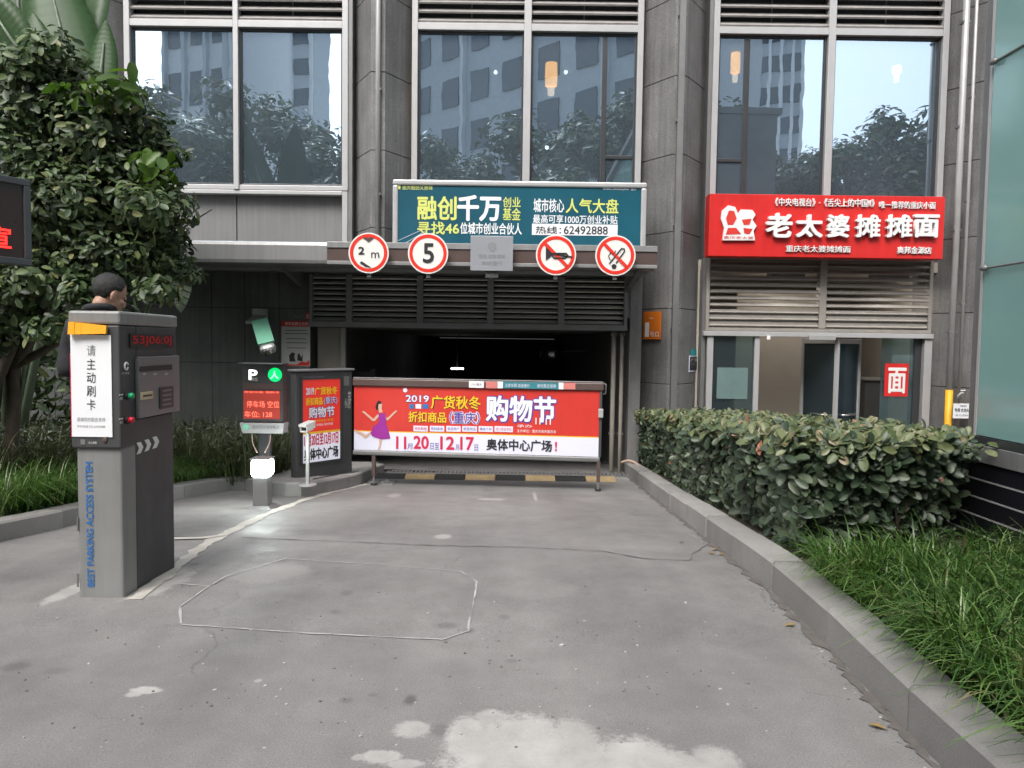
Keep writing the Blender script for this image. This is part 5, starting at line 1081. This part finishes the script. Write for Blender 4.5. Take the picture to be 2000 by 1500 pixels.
# grasses
bedR = [(p[0]+.01, p[1]) for p in soilR if p[1] < 4.08]; bedR += [(2.98, bedR[-1][1]), (2.98, bedR[0][1])]
bedR = [q for q in bedR]
def grass(name, poly, n, h, label, lean, w, hm=.11, clump=.18, zf=None):
    nc = max(8, n//70); C = scatter(poly, nc); cs = rng.uniform(.75, 1.25, nc); k = rng.integers(0, nc, n); p = C[k]+rng.normal(size=(n, 2))*clump*.35
    ok = inpoly(p[:, 0], p[:, 1], poly); p = p[ok]; k = k[ok]; m = len(p); P = np.stack([p[:, 0], p[:, 1], gv(p[:, 1])+hm], 1)
    H = h*rng.uniform(.55, 1.15, m)*cs[k]; dirs = rng.normal(size=(nc, 3))*.55; dirs[:, 2] = 0
    out = (p-C[k]); o3 = np.concatenate([out/clump*1.6, np.zeros((m, 1))], 1)
    V, F = blades(P, H, lean+dirs[k]*.5+o3, w)
    return tag(npmesh(name, V, F, [grass_m]), label, 'grass', kind='stuff')
grass('grass', bedR, 26000, .35, 'lush mondo grass behind the right kerb', np.array([-.75, -.45, 0]), .0064, clump=.24)
bL = [(p[0]-.05, p[1]) for p in ib]
bedL = bL+[(bL[-1][0]-.3, bL[-1][1]+.5)]+[(x-1.25, y+.2) for x, y in bL[::-1]]
bedL = [(max(x, -7), y) for x, y in bedL]
grass('grass', bedL, 24000, .44, 'dark mondo grass behind the left kerb', np.array([.5, -.5, 0]), .0045, hm=.09, clump=.2)

def leafmass(ell, n, L, wr, Nup=.5, shell=.55, droop=-.1):
    P = []; N = []
    for (c, r, wgt) in ell:
        m = int(n*wgt); u = unit(rng.normal(size=(m, 3))); rad = rng.uniform(shell, 1, m)**.7; P.append(np.array(c)+u*np.array(r)*rad[:, None]); N.append(unit(u+np.array([0, -.2, Nup])+rng.normal(size=(m, 3))*.45))
    P = np.concatenate(P); N = np.concatenate(N); return leaves(P, N, L*rng.uniform(.45, 1.45, len(P)), wr, up=np.array([0, -.2, droop]), curl=.15)
# undergrowth along the dark wall
olive_m = leafmat('olive_blade', [(0,(.03,.04,.014)), (.5,(.055,.075,.026)), (.85,(.09,.11,.045)), (1,(.2,.2,.12))], rough=.5)
def brush(poly, n, nl, label):
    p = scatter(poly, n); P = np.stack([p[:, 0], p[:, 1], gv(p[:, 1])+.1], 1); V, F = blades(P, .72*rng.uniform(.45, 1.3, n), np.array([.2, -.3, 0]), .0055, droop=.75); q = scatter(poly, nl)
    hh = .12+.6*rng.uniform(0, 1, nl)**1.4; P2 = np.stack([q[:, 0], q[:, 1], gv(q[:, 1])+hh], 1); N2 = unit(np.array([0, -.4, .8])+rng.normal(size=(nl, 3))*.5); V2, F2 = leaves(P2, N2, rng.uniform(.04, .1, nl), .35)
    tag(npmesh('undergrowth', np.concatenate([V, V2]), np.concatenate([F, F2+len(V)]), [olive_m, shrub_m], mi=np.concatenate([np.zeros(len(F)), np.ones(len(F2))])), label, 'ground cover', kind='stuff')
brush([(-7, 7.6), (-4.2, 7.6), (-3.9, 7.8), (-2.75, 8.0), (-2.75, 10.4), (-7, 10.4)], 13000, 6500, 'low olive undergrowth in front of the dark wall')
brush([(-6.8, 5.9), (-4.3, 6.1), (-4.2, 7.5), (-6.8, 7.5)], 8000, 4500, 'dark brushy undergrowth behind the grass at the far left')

# leafy tree at the left
def limb(mb, a, b, r0, r1, sag=.1, n=6):
    a, b = Vector(a), Vector(b); pts = []; j = Vector((random.uniform(-1, 1), random.uniform(-1, 1), random.uniform(-.3, 1)))*sag
    for i in range(n+1):
        t = i/n; pts.append(a.lerp(b, t)+j*math.sin(math.pi*t))
    mb.tube(pts, [r0+(r1-r0)*i/n for i in range(n+1)], 8); return b
def TP(px, py, Y): return tuple(at(px, py, Y))
tz = g(6.4)+.1; tr = thing('shade_tree', (-4.5, 6.4, tz), 'dense dark tree with round glossy leaves at the left before the wall', 'tree')
mb = MB(); base = (-4.5, 6.4, tz-.1)
fork = limb(mb, base, (-4.25, 6.3, 1.05), .062, .05, .1)
tips = [TP(150, 330, 6.0), TP(60, 250, 6.2), TP(250, 420, 6.1), TP(90, 480, 5.9), TP(300, 500, 6.3), TP(20, 380, 6.0)]
for t in tips:
    e = limb(mb, fork, t, .038, .012, .15)
    for _ in range(4): limb(mb, Vector(fork).lerp(e, random.uniform(.45, .9)), e+Vector((random.uniform(-.5, .5), random.uniform(-.4, .4), random.uniform(-.2, .5))), .016, .005, .06, 4)
for q in ((-4.9, 6.7, .2), (-5.0, 6.2, .1)):
    limb(mb, (q[0], q[1], tz-.1), TP(random.uniform(0, 120), 560, 6.1), .06, .03, .15)
build('trunk', mb, M['bark'], tr, smooth=True)
def E(px, py, Y, r, wgt): return (TP(px, py, Y), r, wgt)
ell = [E(70,190,6.0,(.55,.5,.42),.12), E(180,260,6.0,(.5,.5,.42),.12), E(20,300,5.9,(.5,.5,.5),.1), E(130,400,5.9,(.55,.5,.45),.13), E(255,370,6.1,(.42,.45,.42),.11), E(200,500,6.0,(.5,.45,.3),.1), E(310,480,6.3,(.3,.35,.36),.08), E(70,540,5.9,(.55,.45,.3),.1), E(290,300,6.2,(.22,.3,.26),.04), E(-60,420,5.8,(.5,.5,.8),.06), E(20,620,6.1,(.35,.3,.25),.04)]
ell = [(c_, (r_[0]*.86, r_[1]*.9, r_[2]*.86), w_*.74) for c_, r_, w_ in ell]
for px, py in ((10,110),(60,120),(120,140),(190,165),(240,190),(275,250),(310,300),(330,360),(345,420),(300,560),(230,560),(150,570),(60,600),(90,640),(20,660),(100,90),(280,400),(200,330)):
    ell.append(E(px+random.uniform(-18, 18), py+random.uniform(-12, 12), random.uniform(5.6, 6.3), (random.uniform(.12, .26), .22, random.uniform(.08, .2)), .016))
V, F = leafmass(ell, 15000, .072, .5, .7, .3)
npmesh('foliage', V, F, [leaf_tree], tr)
V, F = leafmass([E(230,175,5.8,(.2,.2,.12),.35), E(300,330,5.9,(.14,.2,.2),.35), E(160,190,5.7,(.25,.2,.1),.3)], 90, .15, .44, .3)
npmesh('bright_foliage', V, F, [leaf_bright], tr)
V, F = leafmass([E(310,440,6.2,(.25,.25,.25),.5), E(335,520,6.2,(.18,.2,.14),.3), E(370,538,6.2,(.1,.12,.04),.2)], 700, .07, .34, .4)
npmesh('outer_foliage', V, F, [leaf_tree], tr)
# dark backing shrubs so that the mass closes as in a deep thicket
V, F = leafmass([((-5.6, 8.6, 1.6), (1.3, .7, 1.6), .4), ((-5.0, 8.0, 3.0), (1.2, .7, 1.2), .3), ((-7.2, 7.6, 2.2), (1.2, .8, 2.2), .3)], 6500, .13, .36, .5, .3)
sb = thing('thicket_shrub', (-5.8, 8.3, g(8.3)+.1), 'tall dark thicket shrub against the wall behind the left tree', 'shrub'); npmesh('foliage', V, F, [leaf_tree], sb)
mb = MB()
for _ in range(9): limb(mb, (-5.8+random.uniform(-.9, .6), 8.3+random.uniform(-.3, .3), g(8.3)), (-5.8+random.uniform(-1.6, 1.2), 8.2, random.uniform(1.5, 3.4)), .04, .012, .2)
build('stems', mb, M['bark'], sb, smooth=True)

# big banana-like leaves
def bigleaf(base, tip, width, side, bend=.15, nseg=14, ragged=0, thick=None):
    a, b = Vector(base), Vector(tip); ax = (b-a); L = ax.length; side = Vector(side).normalized(); nrm = ax.normalized().cross(side)
    mb = MB(); vs = []
    for i in range(nseg+1):
        t = i/nseg; w = width*.5*(math.sin(math.pi*min(1, t*.93+.07)**.8)**.75 if 0 < t < 1 else .03); c = a+ax*t+nrm*bend*L*math.sin(math.pi*t*.5)**2
        k = 1-(ragged*random.random() if i % 2 else 0)
        for s in (-1, -.5, 0, .5, 1): vs.append(c+side*w*s*k+nrm*(abs(s)*w*.16+.004*math.sin(i*2.2+abs(s)*3)*abs(s)))
    mb.add(vs, [(i*5+j, i*5+j+1, (i+1)*5+j+1, (i+1)*5+j) for i in range(nseg) for j in range(4)]); return mb
st = thing('strelitzia_plant', (-4.9, 7.2, g(7.2)+.1), 'giant banana like plant with upright paddle leaves rising above the left tree', 'plant')
for (b_, t_, w, s, m) in [((150,180,7.0), (70,-130,7.2), .62, (1, .35, .1), leaf_big), ((195,190,6.9), (203,33,7.0), .26, (1, .2, 0), leaf_big), ((75,120,6.8), (60,20,6.9), .3, (1, .1, -.1), leaf_big), ((60,130,6.7), (-60,-40,6.6), .42, (.6, -.1, .7), leaf_big), ((120,180,7.3), (180,-160,7.6), .6, (1, -.3, 0), leaf_big), ((-30,120,7.0), (-90,-200,7.0), .5, (1, .2, .1), leaf_big), ((40, 60, 7.5), (20,-160,7.8), .55, (1, .4, 0), leaf_big)]:
    p0, p1 = Vector(TP(*b_)), Vector(TP(*t_)); lf = build('leaf', bigleaf(p0, p1, w, s, .06, 46), m, st, smooth=True)
    so2 = lf.modifiers.new('thick', 'SOLIDIFY'); so2.thickness = .004
    root = Vector((-4.9, 7.2, g(7.2)+.1)); mid = root.lerp(p0, .6)+Vector((0, 0, .3)); nn = (p1-p0); nr = nn.normalized().cross(Vector(s).normalized())
    build('stalk', MB().tube([root, mid, p0, p0.lerp(p1, .35)+nr*(.06*nn.length*.27-.012), p0.lerp(p1, .7)+nr*(.06*nn.length*.79-.01)], [.045, .03, .02, .014, .007], 8), leaf_pale, lf, smooth=True)
# hanging split leaf at the edge of the tree
mo = thing('split_leaf_plant', (-3.35, 6.5, g(6.5)+.1), 'pale split leaf hanging at the right edge of the left tree', 'plant')
p0, p1 = Vector(TP(350, 520, 6.2)), Vector(TP(352, 603, 6.1))
def splitleaf(p0, p1, w, s):
    s = Vector(s).normalized(); ax = p1-p0; nr = ax.normalized().cross(s); mb = MB(); n = 7
    prof = [.55, .95, 1, .93, .8, .62, .4, .0]
    for sg in (-1, 1):
        for i in range(n):
            t0, t1 = i/n+.012, (i+1)/n-.012 if i < n-1 else 1; a, b = p0+ax*t0, p0+ax*t1; e0, e1 = s*sg*w*prof[i]*.95, s*sg*w*prof[i+1]*.98; dr = ax*.09
            mb.add([a, b, b+e1*.55+dr*.4+nr*.02, b+e1+dr-nr*.01, a+e0+dr*.9-nr*.01, a+e0*.55+dr*.4+nr*.02], [(0,1,2,5), (5,2,3,4)] if sg > 0 else [(5,2,1,0), (4,3,2,5)])
    mb.tube([p0-ax*.05, p0.lerp(p1, .5), p1], [.006, .005, .002], 6); return mb
lf = build('leaf', splitleaf(p0, p1, .125, (1, -.25, .15)), leaf_pale, mo)
lf2 = build('leaf', splitleaf(Vector(TP(325, 535, 6.3)), Vector(TP(318, 572, 6.2)), .1, (.8, .2, .5)), leaf_tree, mo)
for q in (Vector(TP(350, 520, 6.2)), Vector(TP(325, 535, 6.3))):
    r_ = Vector((-3.5, 6.7, g(6.7)+.1)); build('stalk', MB().tube(spline([r_, r_+Vector((.05, 0, 1.2)), q+Vector((-.05, .05, .12)), q], 5), .011, 7), leaf_tree, mo, smooth=True)

# ------------------------------------------------------------------ the man behind the kiosk
def skin_body(verts, edges, root=0, sub=2):
    me = bpy.data.meshes.new('skeleton'); me.from_pydata([v[:3] for v in verts], edges, []); me.update()
    ob = bpy.data.objects.new('skeleton', me); S.collection.objects.link(ob); ob.modifiers.new('s', 'SKIN').use_smooth_shade = True
    for i, v in enumerate(verts):
        r = v[3] if isinstance(v[3], tuple) else (v[3], v[3]); me.skin_vertices[0].data[i].radius = r
    me.skin_vertices[0].data[root].use_root = True
    m = ob.modifiers.new('d', 'SUBSURF'); m.levels = sub; m.render_levels = sub
    bpy.context.view_layer.update(); dg = bpy.context.evaluated_depsgraph_get()
    out = bpy.data.meshes.new_from_object(ob.evaluated_get(dg)); bpy.data.objects.remove(ob); return out
PX, PY = -2.70, 4.95
hx0 = Vector(TP(216, 575, 4.88)); fd = Vector((.58, .74, -.36)).normalized()      # where he looks
def W(x, y, z): return (PX+x, PY+y, z)
pe = thing('person', (PX, PY, 0), 'man in a black jacket with short black hair standing behind the card kiosk', 'person')
neck = (hx0.x-.07, hx0.y-.02, 1.45)
# body: pelvis, spine, head, arms, hands, legs as one skinned skeleton
V_ = [(*W(-.02,0,.92), (.15,.11)), (*W(-.02,.01,1.1), (.14,.1)), (*W(-.01,.01,1.28), (.165,.11)), (*W(0,0,1.40), (.13,.085)), (*neck, .056), (hx0.x-.02, hx0.y, hx0.z-.07, .058), (hx0.x, hx0.y, hx0.z+.01, (.078,.088)), (hx0.x-.01, hx0.y-.01, hx0.z+.075, .06)]
E_ = [(0,1), (1,2), (2,3), (3,4), (4,5), (5,6), (6,7)]
for s in (-1, 1):
    b = len(V_)
    V_ += [(*W(s*.17,0,1.40), .06), (*W(s*.235,.02,1.22), .05), (*W(s*.25,-.02,1.08), .045), (*W(s*.14,.2,1.12), .038), (*W(s*.07,.3,1.15), .03)]
    E_ += [(3,b), (b,b+1), (b+1,b+2), (b+2,b+3), (b+3,b+4)]
    V_ += [(*W(s*.05,.35,1.165), (.04,.02))]; E_ += [(b+4,b+5)]
    for k in range(4):
        h_ = len(V_); fl = (.075, .085, .08, .062)[k]; ox = s*.05+(k-1.5)*.02
        V_ += [(*W(ox,.39,1.17), .0095), (*W(ox,.39+fl*.55,1.18), .009), (*W(ox-s*.008,.39+fl*.75,1.2), .0075)]; E_ += [(b+5,h_), (h_,h_+1), (h_+1,h_+2)]
    h_ = len(V_); V_ += [(*W(s*.02,.36,1.19), .011), (*W(s*.005,.40,1.215), .009)]; E_ += [(b+4,h_), (h_,h_+1)]
    l = len(V_); V_ += [(*W(s*.095-.02,0,.86), .095), (*W(s*.1-.02,.02,.5), .065), (*W(s*.1-.02,-.01,.28), .055), (*W(s*.1-.02,-.02,.09), .042), (*W(s*.11-.02,.1,.05), .04), (*W(s*.115-.02,.18,.04), .03)]
    E_ += [(0,l), (l,l+1), (l+1,l+2), (l+2,l+3), (l+3,l+4), (l+4,l+5)]
me = skin_body(V_, E_); bm = bmesh.new(); bm.from_mesh(me)
# head shape, nose, chin, ears, brow joined and remeshed into one surface
hb = MB(); sd2 = fd.cross(Vector((0, 0, 1))).normalized(); hu = sd2.cross(fd)
def HB(f, s, u, rf, rs, ru):
    b = len(hb.v); hb.ball((0, 0, 0), 1.0, 16)
    hb.v[b:] = [tuple(hx0+fd*(f+x*rf)+sd2*(s+y*rs)+hu*(u+z*ru)) for x, y, z in hb.v[b:]]
HB(-.01, 0, .03, .098, .078, .095); HB(.03, 0, -.045, .06, .056, .07); HB(.06, 0, -.092, .03, .034, .024); HB(.094, 0, -.03, .022, .013, .026); HB(.1, 0, -.045, .015, .018, .012); HB(.075, 0, .008, .022, .055, .014); HB(.082, 0, -.072, .014, .024, .009)
for s in (-1, 1): HB(.065, s*.035, -.03, .025, .025, .02); HB(-.012, s*.08, -.02, .02, .011, .034); HB(-.02, s*.088, -.012, .014, .008, .024)
HB(-.03, 0, -.08, .055, .05, .07)
me2 = bpy.data.meshes.new('head'); me2.from_pydata(hb.v, [], hb.f); bm.from_mesh(me2); bm.to_mesh(me); bm.free()
bo = bpy.data.objects.new('tmp', me); S.collection.objects.link(bo); rm_ = bo.modifiers.new('r', 'REMESH'); rm_.mode = 'VOXEL'; rm_.voxel_size = .006; rm_.use_smooth_shade = True; sm_ = bo.modifiers.new('sm', 'SMOOTH'); sm_.factor = .5; sm_.iterations = 3
bpy.context.view_layer.update(); me3 = bpy.data.meshes.new_from_object(bo.evaluated_get(bpy.context.evaluated_depsgraph_get())); bpy.data.objects.remove(bo)
me3.materials.clear(); link_mesh('body', me3, pe, mats=[M['skin']])
hr = MB(); b = 0; hr.ball((0, 0, 0), 1, 44); nv = []
for x, y, z in hr.v:
    f = x*.106-.018; s = y*.087; u = z*.098+.036; 
    if x > .5 and z < .45: f = min(f, .045); s *= .85
    if z < -.35: u = max(u, -.055+.02*abs(y)); 
    if x > -.1 and z < -.05: s *= .86; u = max(u, .0)
    q = hx0+fd*f+sd2*s+hu*u; k = 1+.012*math.sin(f*160+s*90)*math.cos(u*140); nv.append(tuple(hx0+(q-hx0)*k))
hr.v = [tuple(Vector(q)+Vector((random.uniform(-1, 1), random.uniform(-1, 1), random.uniform(-1, 1)))*.0035) for q in nv]; build('hair', hr, M['hair'], pe, smooth=True)
for s in (-1, 1): build('eye', MB().ball(hx0+fd*.082+sd2*s*.034-hu*.012, .0085, 10), M['ink'], pe, smooth=True)
JV = [(*W(-.02,0,.84), (.19,.14)), (*W(-.02,.01,1.05), (.185,.135)), (*W(-.01,.0,1.25), (.215,.145)), (*W(.0,-.005,1.385), (.16,.11)), (neck[0]-.01, neck[1]-.01, 1.475, (.085,.08))]; JE = [(0,1), (1,2), (2,3), (3,4)]
for s in (-1, 1):
    b = len(JV); JV += [(*W(s*.20,0,1.375), .085), (*W(s*.255,.02,1.22), .075), (*W(s*.27,-.02,1.08), .066), (*W(s*.15,.19,1.115), .054), (*W(s*.09,.27,1.14), .048)]; JE += [(3,b), (b,b+1), (b+1,b+2), (b+2,b+3), (b+3,b+4)]
jm = skin_body(JV, JE); jm.materials.clear(); link_mesh('jacket', jm, pe, mats=[M['jacket']])
nk = Vector((neck[0]+.01, neck[1], 1.492)); build('collar', MB().tube([nk+Vector((.085*math.cos(t), .08*math.sin(t), .02*math.sin(t*1.0+2.6))) for t in np.linspace(0, 2*math.pi, 20)], .024, 8), M['jacket'], pe, smooth=True)
TV = [(*W(-.02,0,.93), (.16,.125))]; TE = []
for s in (-1, 1):
    b = len(TV); TV += [(*W(s*.1-.02,0,.82), .11), (*W(s*.105-.02,.02,.5), .082), (*W(s*.105-.02,-.01,.28), .075), (*W(s*.105-.02,-.02,.09), .07)]; TE += [(0,b), (b,b+1), (b+1,b+2), (b+2,b+3)]
tm = skin_body(TV, TE); tm.materials.clear(); link_mesh('trousers', tm, pe, mats=[M['trousers']])
for s in (-1, 1):
    sm2 = skin_body([(*W(s*.11-.02,-.06,.045), (.045,.042)), (*W(s*.11-.02,.04,.045), (.048,.042)), (*W(s*.115-.02,.17,.035), (.047,.032)), (*W(s*.118-.02,.23,.028), (.03,.024))], [(0,1), (1,2), (2,3)]); sm2.materials.clear(); link_mesh('shoe', sm2, pe, mats=[M['shoe']])

# ------------------------------------------------------------------ what stands across the drive and is mirrored in the windows
MY = 22.16
def vp(px, py, L): p = at(px, py, MY+L); return Vector((p.x, -L, p.z))
def tower(name, label, c0, c1, depth, z1, floors, nb, wall, pil, ribbon=False, sky=None):
    """a block whose front runs from c0 to c1 (plan points), facing the drive"""
    u = Vector((c1[0]-c0[0], c1[1]-c0[1], 0)); L = u.length; u.normalize(); n = Vector((u.y, -u.x, 0)); p0 = Vector((c0[0], c0[1], 0))
    t = thing(name, p0+u*L/2, label, 'building')
    hexa = lambda mb, s0, s1, d0, d1, z0, z1_: mb.hexa(p0+u*((s0+s1)/2)+n*((d0+d1)/2)+Vector((0, 0, (z0+z1_)/2)), u*((s1-s0)/2), n*((d1-d0)/2), (0, 0, (z1_-z0)/2))
    build('wall', hexa(MB(), 0, L, -depth, 0, -1, z1), wall, t); H = z1/floors; bw = L/nb; first = None
    for f in range(floors):
        z = f*H+H*.3
        if ribbon: build('window_band', hexa(MB(), .4, L-.4, .0, .12, z, z+H*.55), M['tower_glass'], t); continue
        for b in range(nb):
            if first is None:
                first = build('window', hexa(MB(), 0, bw*.56, .02, .1, 0, H*.58), M['tower_glass'], t); base = first; o = first
            else: o = first.copy(); S.collection.objects.link(o); o.parent = t
            q = u*(b*bw+bw*.22); o.location = (q.x, q.y, z)
    for b in range(0, nb+1, 2 if nb > 5 else 1):
        s = min(max(b*bw, .2), L-.2); build('pilaster', hexa(MB(), s-.16, s+.16, .02, .45, -1, z1+.5), pil, t)
    build('parapet', hexa(MB(), -.3, L+.3, -depth-.3, .5, z1, z1+1), pil, t); return t
a = vp(700, 200, 46); b = vp(1240, 200, 24)
tower('apartment_block', 'pale gridded apartment block mirrored in the middle upper window', (b.x+3.5, b.y), (a.x, a.y), 10, 38, 10, 10, M['tower_grey'], M['tower_light'])
a = vp(478, 150, 62); b = vp(622, 150, 60)
tower('office_tower', 'blue grey office tower mirrored in the right pane of the left window', (b.x, b.y), (a.x-1, a.y), 4, 52, 16, 4, M['tower_grey'], M['tower_light'], True)
a = vp(1462, 150, 62); b = vp(1572, 150, 60)
tower('office_tower', 'dark office tower mirrored in the left pane above the red sign', (b.x, b.y), (a.x, a.y), 12, 60, 18, 5, M['tower_grey'], M['tower_light'], True)
a = vp(330, 150, 44); b = vp(455, 150, 42)
tower('plain_block', 'plain grey block mirrored in the left pane of the left window', (b.x, b.y), (a.x, a.y), 9, 40, 8, 3, M['tower_light'], M['tower_grey'])
protos = []
def street_tree(px, py, L, kind, label):
    top = vp(px, py, L); h = top.z
    if len(protos) <= kind:
        H = 8.0; t = thing('street_tree', (0, 0, 0), label, 'tree', 'trees across the drive mirrored in the windows'); mb = MB(); k = limb(mb, (0, 0, -.1), (.1, .05, H*.35), .16, .11, .1); el = []
        for i in range(9):
            an = i*2.4+kind; r = random.uniform(.5, 1.7); z = H*random.uniform(.4, .88); c = (r*math.cos(an), r*math.sin(an), z); limb(mb, k, c, .06, .02, .2); el.append((c, (random.uniform(.6, 1.3), random.uniform(.6, 1.3), random.uniform(.5, 1.1)), .1))
        el.append(((0, 0, H*.9), (.6, .6, .8), .1)); build('trunk', mb, M['bark'], t, smooth=True)
        V, F = leafmass(el, 4600, .2, .48, .4, .05); npmesh('crown', V, F, [street_m], t); protos.append(t); o = t
    else:
        src = protos[kind]; o = src.copy(); S.collection.objects.link(o)
        for c in src.children: d = c.copy(); S.collection.objects.link(d); d.parent = o
        o['label'] = label
    o.location = (top.x, top.y, 0); s = h/8.4; k_ = random.uniform(1.0, 1.35); o.scale = (s*k_, s*k_, s); o.rotation_euler = (0, 0, random.uniform(0, 6))
for i, (px, py, L, k) in enumerate([(300,130,5,0),(400,200,9,1),(540,150,11,2),(620,240,9,0),(690,250,8,1),(860,250,9,2),(940,270,12,0),(1130,190,10,1),(1220,150,7,2),(1290,240,9,0),(1410,215,9,1),(1500,270,12,2),(1580,275,12,0),(1660,240,9,1),(1745,170,10,2),(1820,210,9,0),(1900,240,10,1),(220,160,8,2),(1040,300,13,2)]):
    street_tree(px, py, L, k, 'leafy street tree across the drive, mirrored in the windows')
finish_text()
